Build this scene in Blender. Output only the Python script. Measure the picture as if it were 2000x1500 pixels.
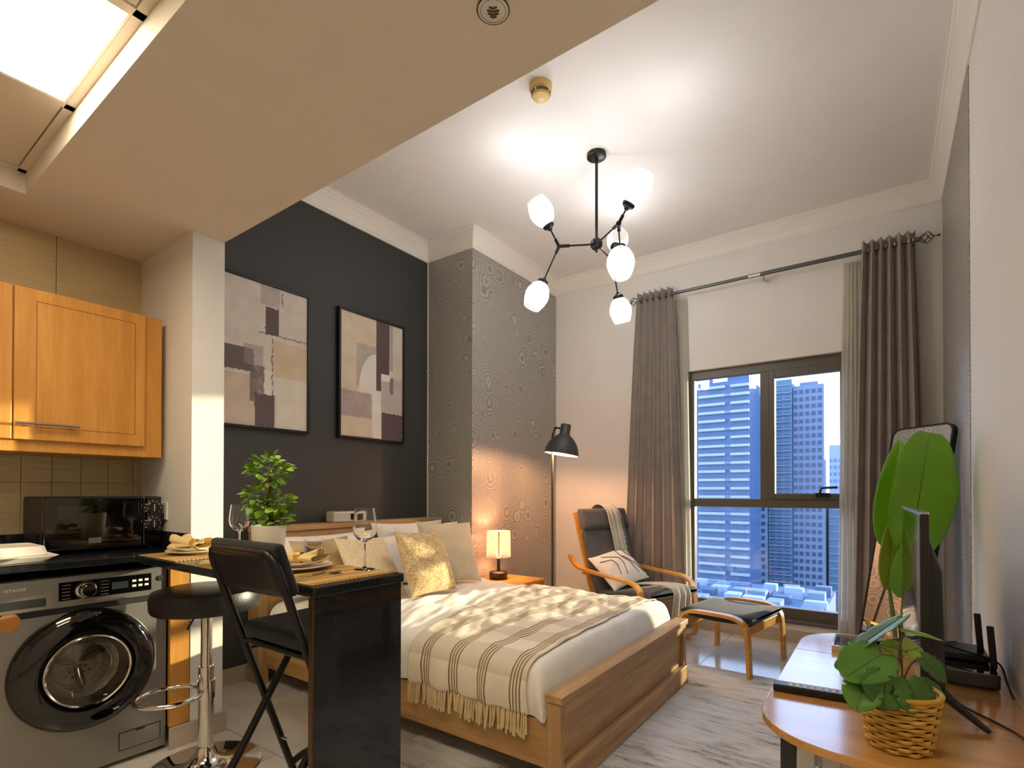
import bpy, bmesh, math, random
from mathutils import Vector, Matrix, noise
random.seed(7)
for o in list(bpy.data.objects): bpy.data.objects.remove(o)
S = bpy.context.scene
COL = S.collection
PI = math.pi

# ------------------------------------------------------------------ camera, sky, sun, exposure
def unit(v): return Vector(v).normalized()
YAW, PITCH, ROLL = math.radians(35.594), math.radians(.456), math.radians(.08)
Fw = Vector((math.cos(YAW)*math.cos(PITCH), math.sin(YAW)*math.cos(PITCH), math.sin(PITCH)))
Rt = Vector((math.sin(YAW), -math.cos(YAW), 0)); Up = Rt.cross(Fw)
R2 = Rt*math.cos(ROLL)+Up*math.sin(ROLL); U2 = -Rt*math.sin(ROLL)+Up*math.cos(ROLL)
cam = bpy.data.objects.new('camera', bpy.data.cameras.new('camera')); COL.objects.link(cam)
cam.matrix_world = Matrix(((R2.x, U2.x, -Fw.x, 0), (R2.y, U2.y, -Fw.y, 0), (R2.z, U2.z, -Fw.z, 1.2), (0, 0, 0, 1)))
cam.data.sensor_width = 36; cam.data.lens = 1024.04/2000*36; cam.data.shift_y = (952.78-750)/2000
cam.data.clip_start = .02; cam.data.clip_end = 2000
S.camera = cam
S.view_settings.view_transform = 'Standard'; S.view_settings.look = 'None'
S.view_settings.gamma = 1; S.view_settings.use_curve_mapping = False
S.view_settings.exposure = 0.88

W = bpy.data.worlds.new('sky'); S.world = W; W.use_nodes = True
wn = W.node_tree; wn.nodes.clear()
wo = wn.nodes.new('ShaderNodeOutputWorld'); wb = wn.nodes.new('ShaderNodeBackground')
wt = wn.nodes.new('ShaderNodeTexCoord'); wx = wn.nodes.new('ShaderNodeSeparateXYZ'); wr = wn.nodes.new('ShaderNodeValToRGB')
wn.links.new(wt.outputs['Generated'], wx.inputs[0]); wn.links.new(wx.outputs['Z'], wr.inputs[0])
wr.color_ramp.elements[0].position = 0; wr.color_ramp.elements[0].color = (.80, .80, .90, 1)
wr.color_ramp.elements[1].position = .6; wr.color_ramp.elements[1].color = (.36, .56, .95, 1)
wn.links.new(wr.outputs[0], wb.inputs[0]); wb.inputs[1].default_value = 2.5
wn.links.new(wb.outputs[0], wo.inputs[0])

sun = bpy.data.lights.new('sun', 'SUN'); sun.energy = 7.0; sun.color = (1, .74, .42); sun.angle = math.radians(.9)
suno = bpy.data.objects.new('sun', sun); COL.objects.link(suno)
suno.rotation_euler = Vector((-1, .47, -.151)).to_track_quat('-Z', 'Y').to_euler()
suno.location = (12, -4, 4)

# ------------------------------------------------------------------ materials
def lin(c): return tuple((x/255/12.92 if x/255 <= .04045 else ((x/255+.055)/1.055)**2.4) for x in c)
MATS = {}
def base(name):
    m = bpy.data.materials.new(name); m.use_nodes = True; MATS[name] = m
    nt = m.node_tree; b = nt.nodes['Principled BSDF']; return m, nt, b
def coords(nt, scale=(1, 1, 1), rot=(0, 0, 0), kind='Object'):
    t = nt.nodes.new('ShaderNodeTexCoord'); mp = nt.nodes.new('ShaderNodeMapping')
    mp.inputs['Scale'].default_value = scale; mp.inputs['Rotation'].default_value = rot
    nt.links.new(t.outputs[kind], mp.inputs[0]); return mp.outputs[0]
def noise_n(nt, vec, scale, detail=3, rough=.5):
    n = nt.nodes.new('ShaderNodeTexNoise'); n.inputs['Scale'].default_value = scale
    n.inputs['Detail'].default_value = detail; n.inputs['Roughness'].default_value = rough
    nt.links.new(vec, n.inputs['Vector']); return n.outputs['Fac']
def ramp(nt, fac, stops, const=False):
    r = nt.nodes.new('ShaderNodeValToRGB'); e = r.color_ramp.elements
    if const: r.color_ramp.interpolation = 'CONSTANT'
    while len(e) < len(stops): e.new(.5)
    for i, (p, c) in enumerate(stops): e[i].position = p; e[i].color = (*c, 1)
    nt.links.new(fac, r.inputs[0]); return r.outputs[0]
def math_n(nt, op, a, b=None):
    n = nt.nodes.new('ShaderNodeMath'); n.operation = op
    for i, v in enumerate((a, b)):
        if v is None: continue
        if isinstance(v, (int, float)): n.inputs[i].default_value = v
        else: nt.links.new(v, n.inputs[i])
    return n.outputs[0]
def bump(nt, b, h, strength=.2, dist=.01):
    n = nt.nodes.new('ShaderNodeBump'); n.inputs['Strength'].default_value = strength; n.inputs['Distance'].default_value = dist
    nt.links.new(h, n.inputs['Height']); nt.links.new(n.outputs[0], b.inputs['Normal'])
def plain(name, col, rough=.5, metal=0, var=.08, vs=6, bs=0, bscale=60, coat=0, spec=.5, sheen=0):
    m, nt, b = base(name); c = lin(col)
    v = coords(nt)
    f = noise_n(nt, v, vs)
    nt.links.new(ramp(nt, f, [(.25, tuple(x*(1-var) for x in c)), (.75, tuple(min(1, x*(1+var)) for x in c))]), b.inputs['Base Color'])
    b.inputs['Roughness'].default_value = rough; b.inputs['Metallic'].default_value = metal
    b.inputs['Coat Weight'].default_value = coat; b.inputs['Specular IOR Level'].default_value = spec
    b.inputs['Sheen Weight'].default_value = sheen
    if bs: bump(nt, b, noise_n(nt, v, bscale, 2), bs, .004)
    return m
def wood(name, c1, c2, axis='x', rough=.45, sc=1.0, coat=0):
    m, nt, b = base(name); s = {'x': (1.2, 14, 14), 'y': (14, 1.2, 14), 'z': (14, 14, 1.2)}[axis]
    v = coords(nt, tuple(k*sc for k in s))
    f = noise_n(nt, v, 1.6, 6, .62); g = noise_n(nt, coords(nt, tuple(k*sc*6 for k in s)), 2.0, 3, .6)
    mx = math_n(nt, 'ADD', math_n(nt, 'MULTIPLY', f, .75), math_n(nt, 'MULTIPLY', g, .25))
    nt.links.new(ramp(nt, mx, [(.33, lin(c1)), (.68, lin(c2))]), b.inputs['Base Color'])
    b.inputs['Roughness'].default_value = rough; b.inputs['Coat Weight'].default_value = coat; b.inputs['Coat Roughness'].default_value = .12
    bump(nt, b, g, .06, .003)
    return m
def fabric(name, c1, c2, scale=350, rough=.9, bs=.35, big=8):
    m, nt, b = base(name); v = coords(nt)
    f = noise_n(nt, v, scale, 2); g = noise_n(nt, v, big, 3)
    mx = math_n(nt, 'ADD', math_n(nt, 'MULTIPLY', f, .6), math_n(nt, 'MULTIPLY', g, .4))
    nt.links.new(ramp(nt, mx, [(.35, lin(c1)), (.65, lin(c2))]), b.inputs['Base Color'])
    b.inputs['Roughness'].default_value = rough; b.inputs['Sheen Weight'].default_value = .2
    b.inputs['Specular IOR Level'].default_value = .2
    bump(nt, b, f, bs, .002)
    return m
def emit(name, col, strength):
    m = bpy.data.materials.new(name); m.use_nodes = True; nt = m.node_tree; nt.nodes.clear()
    o = nt.nodes.new('ShaderNodeOutputMaterial'); e = nt.nodes.new('ShaderNodeEmission')
    e.inputs[0].default_value = (*col, 1); e.inputs[1].default_value = strength; nt.links.new(e.outputs[0], o.inputs[0])
    MATS[name] = m; return m
def glassm(name, col=(1, 1, 1), rough=0.0):
    m, nt, b = base(name); b.inputs['Base Color'].default_value = (*col, 1)
    b.inputs['Transmission Weight'].default_value = 1; b.inputs['Roughness'].default_value = rough; b.inputs['IOR'].default_value = 1.45
    return m
def pane(name, tint, refl=.9, rough=0.0):
    m = bpy.data.materials.new(name); m.use_nodes = True; nt = m.node_tree; nt.nodes.clear(); MATS[name] = m
    o = nt.nodes.new('ShaderNodeOutputMaterial'); mx = nt.nodes.new('ShaderNodeMixShader'); t = nt.nodes.new('ShaderNodeBsdfTransparent')
    g = nt.nodes.new('ShaderNodeBsdfGlossy'); fr = nt.nodes.new('ShaderNodeFresnel'); fr.inputs[0].default_value = 1.5
    t.inputs[0].default_value = (*tint, 1); g.inputs['Roughness'].default_value = rough
    nt.links.new(math_n(nt, 'MULTIPLY', fr.outputs[0], refl), mx.inputs[0])
    nt.links.new(t.outputs[0], mx.inputs[1]); nt.links.new(g.outputs[0], mx.inputs[2]); nt.links.new(mx.outputs[0], o.inputs[0]); return m
def shade_mat(name, col, strength, transp, tcol=(1, 1, 1), dif=1):
    m = bpy.data.materials.new(name); m.use_nodes = True; nt = m.node_tree; nt.nodes.clear(); MATS[name] = m
    o = nt.nodes.new('ShaderNodeOutputMaterial'); mx = nt.nodes.new('ShaderNodeMixShader'); t = nt.nodes.new('ShaderNodeBsdfTransparent')
    e = nt.nodes.new('ShaderNodeEmission'); e.inputs[0].default_value = (*col, 1); e.inputs[1].default_value = strength
    d = nt.nodes.new('ShaderNodeBsdfDiffuse'); d.inputs[0].default_value = (*(x*dif for x in col), 1); a = nt.nodes.new('ShaderNodeAddShader')
    nt.links.new(e.outputs[0], a.inputs[0]); nt.links.new(d.outputs[0], a.inputs[1])
    t.inputs[0].default_value = (*tcol, 1); mx.inputs[0].default_value = 1-transp
    nt.links.new(t.outputs[0], mx.inputs[1]); nt.links.new(a.outputs[0], mx.inputs[2]); nt.links.new(mx.outputs[0], o.inputs[0]); return m
def sheer_mat(name, col, transp):
    m = bpy.data.materials.new(name); m.use_nodes = True; nt = m.node_tree; nt.nodes.clear(); MATS[name] = m
    o = nt.nodes.new('ShaderNodeOutputMaterial'); mx = nt.nodes.new('ShaderNodeMixShader'); t = nt.nodes.new('ShaderNodeBsdfTransparent')
    m2 = nt.nodes.new('ShaderNodeMixShader'); d = nt.nodes.new('ShaderNodeBsdfDiffuse'); tr = nt.nodes.new('ShaderNodeBsdfTranslucent')
    f = noise_n(nt, coords(nt, (60, 60, 2)), 3)
    c = ramp(nt, f, [(.3, tuple(x*.9 for x in col)), (.7, col)])
    nt.links.new(c, d.inputs[0]); nt.links.new(c, tr.inputs[0]); m2.inputs[0].default_value = .7; mx.inputs[0].default_value = 1-transp
    nt.links.new(d.outputs[0], m2.inputs[1]); nt.links.new(tr.outputs[0], m2.inputs[2])
    nt.links.new(t.outputs[0], mx.inputs[1]); nt.links.new(m2.outputs[0], mx.inputs[2]); nt.links.new(mx.outputs[0], o.inputs[0]); return m
def leafm(name, c1, c2, rough=.4, scale=12):
    m, nt, b = base(name); v = coords(nt)
    oi = nt.nodes.new('ShaderNodeObjectInfo')
    f = math_n(nt, 'ADD', math_n(nt, 'MULTIPLY', noise_n(nt, v, scale, 2), .6), math_n(nt, 'MULTIPLY', oi.outputs['Random'], .4))
    nt.links.new(ramp(nt, f, [(.25, lin(c1)), (.75, lin(c2))]), b.inputs['Base Color'])
    b.inputs['Roughness'].default_value = rough; b.inputs['Subsurface Weight'].default_value = .0
    b.inputs['Transmission Weight'].default_value = 0
    return m

plain('white_wall', (234, 231, 226), .7, var=.02, bs=.03)
plain('cream_wall', (230, 220, 206), .7, var=.02, bs=.03)
plain('ceiling_white', (240, 239, 238), .8, var=.015)
plain('cornice_white', (240, 236, 228), .5, var=.01)
plain('charcoal_wall', (58, 58, 56), .6, var=.05, bs=.05)
plain('stone_base', (186, 172, 152), .35, var=.06, vs=14)
plain('grout', (150, 138, 122), .8)
plain('black_metal', (26, 26, 26), .38, .3)
plain('dark_grey', (40, 40, 42), .45)
plain('chrome', (225, 222, 216), .08, 1, var=.02)
plain('steel', (190, 188, 184), .25, 1, var=.03)
plain('brushed_silver', (150, 148, 143), .38, .75, var=.03)
plain('window_frame', (98, 92, 82), .4, .3, var=.03)
plain('white_gloss', (238, 236, 230), .25, var=.02)
plain('white_ceramic', (240, 234, 222), .3, var=.03)
plain('plate_beige', (226, 214, 190), .3, var=.05)
plain('black_gloss', (9, 9, 10), .06, var=.02, coat=.5)
plain('black_plastic', (20, 20, 21), .32)
plain('black_leather', (22, 20, 18), .38, var=.1, bs=.2, bscale=120)
plain('lamp_grey', (62, 62, 58), .5, .1)
plain('cream_plastic', (226, 196, 128), .4)
plain('bronze', (92, 68, 40), .3, .6)
plain('brass', (196, 150, 62), .25, .9)
plain('gold_ring', (206, 166, 92), .4, .3, var=.15, vs=40)
plain('rod_grey', (104, 106, 106), .3, .7)
plain('soil', (50, 38, 28), .9)
plain('bark', (92, 66, 42), .8, var=.3, vs=30)
plain('stem_green', (92, 112, 44), .5)
plain('stem_brown', (92, 62, 36), .6)
plain('radio_silver', (206, 198, 184), .4, .2)
plain('print_white', (228, 226, 220), .6)
plain('print_grey', (120, 118, 112), .6)
plain('tray_white', (240, 234, 222), .35)
plain('ledge_white', (222, 220, 214), .5)
plain('rust', (164, 108, 48), .6)
plain('drum', (170, 162, 146), .3, .5, var=.3, vs=70)
plain('mauve', (110, 92, 92), .8)
wood('oak_bed_x', (158, 118, 74), (204, 166, 116), 'x', .5)
wood('oak_bed_y', (162, 120, 70), (206, 164, 108), 'y', .5)
wood('oak_bed_z', (158, 118, 74), (202, 164, 114), 'z', .5)
wood('cabinet_oak', (190, 128, 52), (218, 160, 78), 'z', .38, .8)
wood('cabinet_oak_x', (186, 124, 50), (214, 156, 74), 'x', .38, .8)
wood('birch', (196, 134, 48), (224, 168, 82), 'x', .32)
wood('table_pine', (186, 130, 66), (216, 162, 94), 'y', .16, .7, coat=1.0)
wood('bamboo', (176, 132, 66), (226, 186, 116), 'y', .5, 2)
fabric('linen_white', (232, 228, 220), (248, 245, 238), 300)
fabric('linen_beige', (196, 182, 154), (220, 208, 182), 420)
fabric('tweed_gold', (176, 140, 84), (236, 214, 166), 90, bs=.8, big=30)
fabric('cream_knit', (222, 200, 160), (246, 230, 196), 130, bs=.9, big=30)
fabric('tan_weave', (170, 140, 100), (214, 188, 146), 160, bs=.5)
fabric('chair_grey', (72, 72, 76), (96, 96, 100), 400)
fabric('throw_grey', (176, 172, 160), (210, 206, 194), 260, bs=.5)
fabric('ottoman_dark', (24, 30, 34), (48, 54, 56), 200, bs=.4)
fabric('seat_navy', (20, 24, 32), (38, 44, 54), 300)
fabric('curtain_taupe', (152, 141, 133), (176, 165, 156), 380, bs=.3)
fabric('napkin', (220, 190, 128), (240, 216, 160), 300)
fabric('fringe', (206, 180, 132), (228, 206, 160), 200)
fabric('black_cloth', (20, 20, 21), (34, 34, 36), 300)
sheer_mat('sheer', (.96, .94, .88), .3)
glassm('clear_glass')
pane('window_glass', (.82, .90, .97), .8)
pane('door_glass', (.78, .77, .72), 1.6)
leafm('leaf_ficus', (84, 138, 24), (176, 208, 84), .35, 30)
leafm('leaf_monstera', (40, 84, 22), (96, 148, 48), .3, 8)
leafm('leaf_banana', (96, 156, 12), (140, 192, 34), .4, 4)
leafm('leaf_pale', (110, 136, 30), (150, 170, 60), .4, 4)
leafm('wicker', (176, 128, 40), (220, 178, 84), .5, 30)
emit('panel_glow', (1, .83, .59), 9.5)
shade_mat('frosted_shade', (1, .98, .96), .75, .62, dif=.10)
shade_mat('cloth_shade', (.9, .52, .32), .35, .12)
emit('bulb_warm', (1, .55, .2), 9)
emit('bulb_white', (1, .95, .88), 12)
emit('display', (.3, .34, .26), .06)
m, nt, b = base('mirror'); b.inputs['Metallic'].default_value = 1; b.inputs['Roughness'].default_value = .015; b.inputs['Base Color'].default_value = (.86, .87, .87, 1)
# granite
m, nt, b = base('granite'); v = coords(nt); f = noise_n(nt, v, 260, 2, .7); g = noise_n(nt, v, 9, 4)
nt.links.new(ramp(nt, f, [(.58, (.010, .012, .015)), (.70, (.035, .037, .042)), (.78, (.14, .14, .14))]), b.inputs['Base Color'])
b.inputs['Roughness'].default_value = .08
# ringed wallpaper
def wallpaper(name, c1, c2):
    m, nt, b = base(name); v = coords(nt)
    vo = nt.nodes.new('ShaderNodeTexVoronoi'); vo.inputs['Scale'].default_value = 4.3; vo.inputs['Randomness'].default_value = .7
    nt.links.new(v, vo.inputs['Vector'])
    nz = noise_n(nt, v, 45, 2)
    d = math_n(nt, 'ADD', math_n(nt, 'MULTIPLY', vo.outputs['Distance'], 84), math_n(nt, 'MULTIPLY', nz, 3.5))
    s = math_n(nt, 'ADD', math_n(nt, 'MULTIPLY', math_n(nt, 'SINE', d), .5), .5)
    f = math_n(nt, 'ADD', math_n(nt, 'MULTIPLY', s, .7), math_n(nt, 'MULTIPLY', noise_n(nt, v, 220, 2), .5))
    nt.links.new(ramp(nt, f, [(.2, lin(c1)), (.95, lin(c2))]), b.inputs['Base Color'])
    b.inputs['Roughness'].default_value = .42; b.inputs['Metallic'].default_value = .1
    bump(nt, b, s, .25, .003); return m
wallpaper('ring_wallpaper', (138, 134, 127), (184, 180, 172))
# floor tile, kitchen tile
m, nt, b = base('floor_tile'); v = coords(nt); f = noise_n(nt, v, 4, 5, .6)
nt.links.new(ramp(nt, f, [(.3, lin((196, 188, 176))), (.7, lin((222, 216, 206)))]), b.inputs['Base Color']); b.inputs['Roughness'].default_value = .13
m, nt, b = base('kitchen_tile'); f = noise_n(nt, coords(nt, (1.5, 1, 55)), 3, 3)
nt.links.new(ramp(nt, f, [(.3, lin((184, 164, 124))), (.7, lin((206, 188, 148)))]), b.inputs['Base Color']); b.inputs['Roughness'].default_value = .35; bump(nt, b, f, .25, .004)
# distressed rug
m, nt, b = base('rug'); v = coords(nt, (1, 1, 1))
a = noise_n(nt, coords(nt, (14, 2.6, 1)), 1.6, 6, .7); c = noise_n(nt, v, 3.2, 4, .6); e = noise_n(nt, v, 260, 2)
f = math_n(nt, 'ADD', math_n(nt, 'ADD', math_n(nt, 'MULTIPLY', a, .55), math_n(nt, 'MULTIPLY', c, .35)), math_n(nt, 'MULTIPLY', e, .18))
nt.links.new(ramp(nt, f, [(.40, lin((76, 80, 86))), (.45, lin((160, 158, 154))), (.52, lin((208, 207, 204))), (.68, lin((232, 231, 228)))]), b.inputs['Base Color'])
b.inputs['Roughness'].default_value = .95; bump(nt, b, e, .6, .004)
# blanket (uses UV in metres: u along the stripes' normal, v along the stripes)
m, nt, b = base('plaid'); uv = nt.nodes.new('ShaderNodeUVMap'); sx = nt.nodes.new('ShaderNodeSeparateXYZ'); nt.links.new(uv.outputs[0], sx.inputs[0])
pr = math_n(nt, 'FRACT', math_n(nt, 'DIVIDE', math_n(nt, 'ADD', sx.outputs['X'], .04), .172))
cream = lin((228, 214, 186)); brown = lin((148, 120, 82))
st = []
p0 = .40
for k in range(4):
    st += [(p0+k*.09, (1, 1, 1)), (p0+k*.09+.045, (0, 0, 0))]
lines = ramp(nt, pr, [(0, (0, 0, 0))]+st, True)
vv = math_n(nt, 'FRACT', math_n(nt, 'DIVIDE', sx.outputs['Y'], .27))
band = ramp(nt, vv, [(0, lin((238, 228, 206))), (.5, lin((220, 210, 190))), (.52, lin((220, 210, 190)))], True)
mixc = nt.nodes.new('ShaderNodeMix'); mixc.data_type = 'RGBA'
nt.links.new(lines, mixc.inputs['Factor']); nt.links.new(band, mixc.inputs['A']); mixc.inputs['B'].default_value = (*brown, 1)
nt.links.new(mixc.outputs['Result'], b.inputs['Base Color']); b.inputs['Roughness'].default_value = .95
bump(nt, b, noise_n(nt, coords(nt), 350, 2), .4, .002)
# vertex-coloured print
m, nt, b = base('art_print'); at_ = nt.nodes.new('ShaderNodeAttribute'); at_.attribute_name = 'Col'
nt.links.new(at_.outputs['Color'], b.inputs['Base Color']); b.inputs['Roughness'].default_value = .6
# far buildings, with blue distance haze mixed into their colours
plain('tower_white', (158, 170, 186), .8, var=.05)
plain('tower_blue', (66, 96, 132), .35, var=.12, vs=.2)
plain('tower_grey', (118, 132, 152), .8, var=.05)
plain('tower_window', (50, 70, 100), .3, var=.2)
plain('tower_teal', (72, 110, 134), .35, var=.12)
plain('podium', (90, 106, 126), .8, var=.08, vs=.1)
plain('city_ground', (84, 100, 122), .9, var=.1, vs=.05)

# ------------------------------------------------------------------ mesh helpers
class MB:
    def __init__(s): s.v = []; s.f = []; s.uv = None
    def add(s, vs, fs):
        n = len(s.v); s.v += [tuple(v) for v in vs]; s.f += [tuple(i+n for i in f) for f in fs]; return s
    def box(s, x0, x1, y0, y1, z0, z1, M=None):
        vs = [Vector((x, y, z)) for x in (x0, x1) for y in (y0, y1) for z in (z0, z1)]
        if M is not None: vs = [M @ v for v in vs]
        return s.add(vs, [(0, 1, 3, 2), (4, 6, 7, 5), (0, 4, 5, 1), (2, 3, 7, 6), (0, 2, 6, 4), (1, 5, 7, 3)])
    def cyl(s, p0, p1, r0, r1=None, seg=16, cap=True):
        p0 = Vector(p0); p1 = Vector(p1); r1 = r0 if r1 is None else r1
        d = (p1-p0).normalized(); a = d.orthogonal().normalized(); b = d.cross(a)
        vs = []
        for p, r in ((p0, r0), (p1, r1)):
            for i in range(seg):
                t = 2*PI*i/seg; vs.append(p+(a*math.cos(t)+b*math.sin(t))*r)
        fs = [(i, (i+1) % seg, seg+(i+1) % seg, seg+i) for i in range(seg)]
        if cap: fs += [tuple(reversed(range(seg))), tuple(range(seg, 2*seg))]
        return s.add(vs, fs)
    def tube(s, pts, r, seg=8, closed=False):
        pts = [Vector(p) for p in pts]; n = len(pts); vs = []; fs = []
        rr = r if isinstance(r, (list, tuple)) else [r]*n
        a = None
        for i, p in enumerate(pts):
            if closed: d = pts[(i+1) % n]-pts[i-1]
            else: d = pts[min(i+1, n-1)]-pts[max(i-1, 0)]
            d.normalize()
            if a is None: a = d.orthogonal().normalized()
            a = (a-d*a.dot(d)).normalized(); b = d.cross(a)
            for k in range(seg):
                t = 2*PI*k/seg; vs.append(p+(a*math.cos(t)+b*math.sin(t))*rr[i])
        for i in range(n if closed else n-1):
            j = (i+1) % n
            for k in range(seg):
                fs.append((i*seg+k, i*seg+(k+1) % seg, j*seg+(k+1) % seg, j*seg+k))
        if not closed: fs += [tuple(reversed(range(seg))), tuple(range((n-1)*seg, n*seg))]
        return s.add(vs, fs)
    def lathe(s, prof, seg=28, c=(0, 0, 0), M=None, closed=False):
        vs = []; fs = []; n = len(prof)
        for r, z in prof:
            for k in range(seg):
                t = 2*PI*k/seg; v = Vector((r*math.cos(t), r*math.sin(t), z))
                if M is not None: v = M @ v
                vs.append(v+Vector(c))
        for i in range(n if closed else n-1):
            j = (i+1) % n
            for k in range(seg): fs.append((i*seg+k, i*seg+(k+1) % seg, j*seg+(k+1) % seg, j*seg+k))
        return s.add(vs, fs)
    def prism(s, poly, z0, z1, M=None):
        n = len(poly); vs = [Vector((x, y, z0)) for x, y in poly]+[Vector((x, y, z1)) for x, y in poly]
        if M is not None: vs = [M @ v for v in vs]
        return s.add(vs, [tuple(reversed(range(n))), tuple(range(n, 2*n))]+[(i, (i+1) % n, n+(i+1) % n, n+i) for i in range(n)])
    def grid(s, fn, nu, nv, uvfn=None):
        vs = [fn(i/nu, j/nv) for i in range(nu+1) for j in range(nv+1)]
        fs = [(i*(nv+1)+j, (i+1)*(nv+1)+j, (i+1)*(nv+1)+j+1, i*(nv+1)+j+1) for i in range(nu) for j in range(nv)]
        if uvfn: s.uv = (s.uv or [(0, 0)]*len(s.v))+[uvfn(i/nu, j/nv) for i in range(nu+1) for j in range(nv+1)]
        return s.add(vs, fs)
    def strip(s, path, v0, v1, t):
        """flat bentwood: path of (u,z) in a vertical plane, spans v0..v1 sideways, thickness t"""
        n = len(path); L = []; 
        for i in range(n):
            a = Vector(path[max(i-1, 0)]); b = Vector(path[min(i+1, n-1)]); d = (b-a).normalized(); nn = Vector((-d[1], d[0]))
            p = Vector(path[i]); L.append((p+nn*t/2, p-nn*t/2))
        vs = []; fs = []
        for a, b in L: vs += [(a[0], v0, a[1]), (a[0], v1, a[1]), (b[0], v1, b[1]), (b[0], v0, b[1])]
        for i in range(n-1):
            for k in range(4): fs.append((i*4+k, i*4+(k+1) % 4, (i+1)*4+(k+1) % 4, (i+1)*4+k))
        fs += [(3, 2, 1, 0), tuple(range((n-1)*4, n*4))]
        return s.add(vs, fs)
    def mesh(s, name, mat, smooth=False):
        me = bpy.data.meshes.new(name); me.from_pydata(s.v, [], s.f)
        if s.uv:
            ul = me.uv_layers.new(name='UVMap')
            for l in me.loops: ul.data[l.index].uv = s.uv[l.vertex_index]
        bm = bmesh.new(); bm.from_mesh(me); bmesh.ops.recalc_face_normals(bm, faces=bm.faces); bm.to_mesh(me); bm.free()
        if mat: me.materials.append(MATS[mat] if isinstance(mat, str) else mat)
        if smooth:
            me.polygons.foreach_set('use_smooth', [True]*len(me.polygons))
            try: me.set_sharp_from_angle(angle=math.radians(40 if smooth is True else smooth))
            except Exception: pass
        me.update(); return me
    def build(s, name, mat, parent=None, smooth=False, bev=0, loc=None, seg=2, sub=0, thick=0):
        o = bpy.data.objects.new(name, s.mesh(name, mat, smooth)); COL.objects.link(o)
        if parent is not None: o.parent = parent
        if loc is not None: o.location = loc
        if thick:
            md = o.modifiers.new('thickness', 'SOLIDIFY'); md.thickness = thick; md.offset = 0
        if bev:
            md = o.modifiers.new('bevel', 'BEVEL'); md.width = bev; md.segments = seg; md.limit_method = 'ANGLE'; md.angle_limit = math.radians(40)
        if sub:
            md = o.modifiers.new('sub', 'SUBSURF'); md.levels = sub; md.render_levels = sub
        return o
def link_copy(mesh_obj, parent, loc=(0, 0, 0), rot=None, scale=None, name=None):
    o = bpy.data.objects.new(name or mesh_obj.name.split('.')[0], mesh_obj.data); COL.objects.link(o); o.parent = parent; o.location = loc
    for md in mesh_obj.modifiers:
        n = o.modifiers.new(md.name, md.type)
        if md.type == 'BEVEL': n.width = md.width; n.segments = md.segments; n.limit_method = 'ANGLE'; n.angle_limit = md.angle_limit
    if rot is not None: o.rotation_euler = rot
    if scale is not None: o.scale = scale
    return o
def tag(o, label, cat, group=None, kind=None):
    o['label'] = label; o['category'] = cat
    if group: o['group'] = group
    if kind: o['kind'] = kind
    return o
def thing(name, label, cat, loc=(0, 0, 0), rz=0, group=None):
    o = bpy.data.objects.new(name, None); COL.objects.link(o); o.location = loc; o.rotation_euler = (0, 0, rz); o.empty_display_size = .1
    return tag(o, label, cat, group)
def struct(o, label, cat='wall'):
    o['kind'] = 'structure'; o['label'] = label; o['category'] = cat; return o
def root(name, label, cat, loc=(0, 0, 0)): return struct(thing(name, label, cat, loc), label, cat)
def text_mesh(txt, size, mat, name, parent, M, depth=.0006):
    c = bpy.data.curves.new('tmp', 'FONT'); c.body = txt; c.size = size; c.extrude = depth; c.align_x = 'LEFT'; c.resolution_u = 2
    t = bpy.data.objects.new('tmp', c); COL.objects.link(t)
    me = bpy.data.meshes.new_from_object(t); bpy.data.objects.remove(t)
    me.materials.clear(); me.materials.append(MATS[mat])
    o = bpy.data.objects.new(name, me); COL.objects.link(o); o.parent = parent; o.matrix_local = M; return o
def arc(c, r, a0, a1, n):
    return [(c[0]+r*math.cos(math.radians(a0+(a1-a0)*i/n)), c[1]+r*math.sin(math.radians(a0+(a1-a0)*i/n))) for i in range(n+1)]
def smooth_path(pts, n=6, closed=False):
    P = [Vector(p) for p in pts]; out = []
    for i in range(len(P)-1):
        p0 = P[max(i-1, 0)]; p1 = P[i]; p2 = P[i+1]; p3 = P[min(i+2, len(P)-1)]
        for k in range(n):
            t = k/n; out.append(.5*((2*p1)+(p2-p0)*t+(2*p0-5*p1+4*p2-p3)*t*t+(3*p1-p0-3*p2+p3)*t**3))
    out.append(P[-1]); return out
def box(name, mat, x0, x1, y0, y1, z0, z1, parent=None, bev=0): return MB().box(x0, x1, y0, y1, z0, z1).build(name, mat, parent, bev=bev)

# ------------------------------------------------------------------ room shell
XW, YB, YR, YP, XP, ZC, ZS, XB = 4.73, 3.34, -.325, 2.82, 3.365, 3.39, 2.46, -1.9
fl = root('floor', 'large beige polished stone floor tiles with thin grey joints', 'floor')
box('grout_bed', 'grout', XB-.1, XW+.3, YR-.1, YB+.1, -.08, -.004, fl)
tl = None
for i in range(-4, 9):
    for j in range(-2, 7):
        x0 = max(.13+i*.6, XB); x1 = min(.13+i*.6+.597, XW); y0 = max(-.13+j*.6, YR); y1 = min(-.13+j*.6+.597, YB)
        if x1-x0 < .02 or y1-y0 < .02: continue
        box('tile', 'floor_tile', x0, x1, y0, y1, -.012, 0, fl, .001)
struct(box('wall_back', 'cream_wall', XB-.12, XB, YR-.12, YB+.12, -.05, ZC+.1), 'plain cream wall behind the kitchen end')
struct(box('wall_left', 'charcoal_wall', 1.302, XP+.02, YB, YB+.12, 0, ZC+.1), 'matt charcoal wall behind the bed')
wk = root('wall_kitchen', 'kitchen wall of beige ribbed tiles', 'wall')
box('backing', 'grout', XB, 1.302, YB, YB+.12, 0, ZS+.1, wk)
for i in range(0, 10):
    x1 = 1.117+.1135-i*.1135; x0 = x1-.1115; x1 = min(x1, 1.152)
    for z0, z1 in ((.93, 1.243), (1.245, 1.56)): box('tile', 'kitchen_tile', x0, x1, YB-.008, YB, z0, z1, wk, .001)
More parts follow.
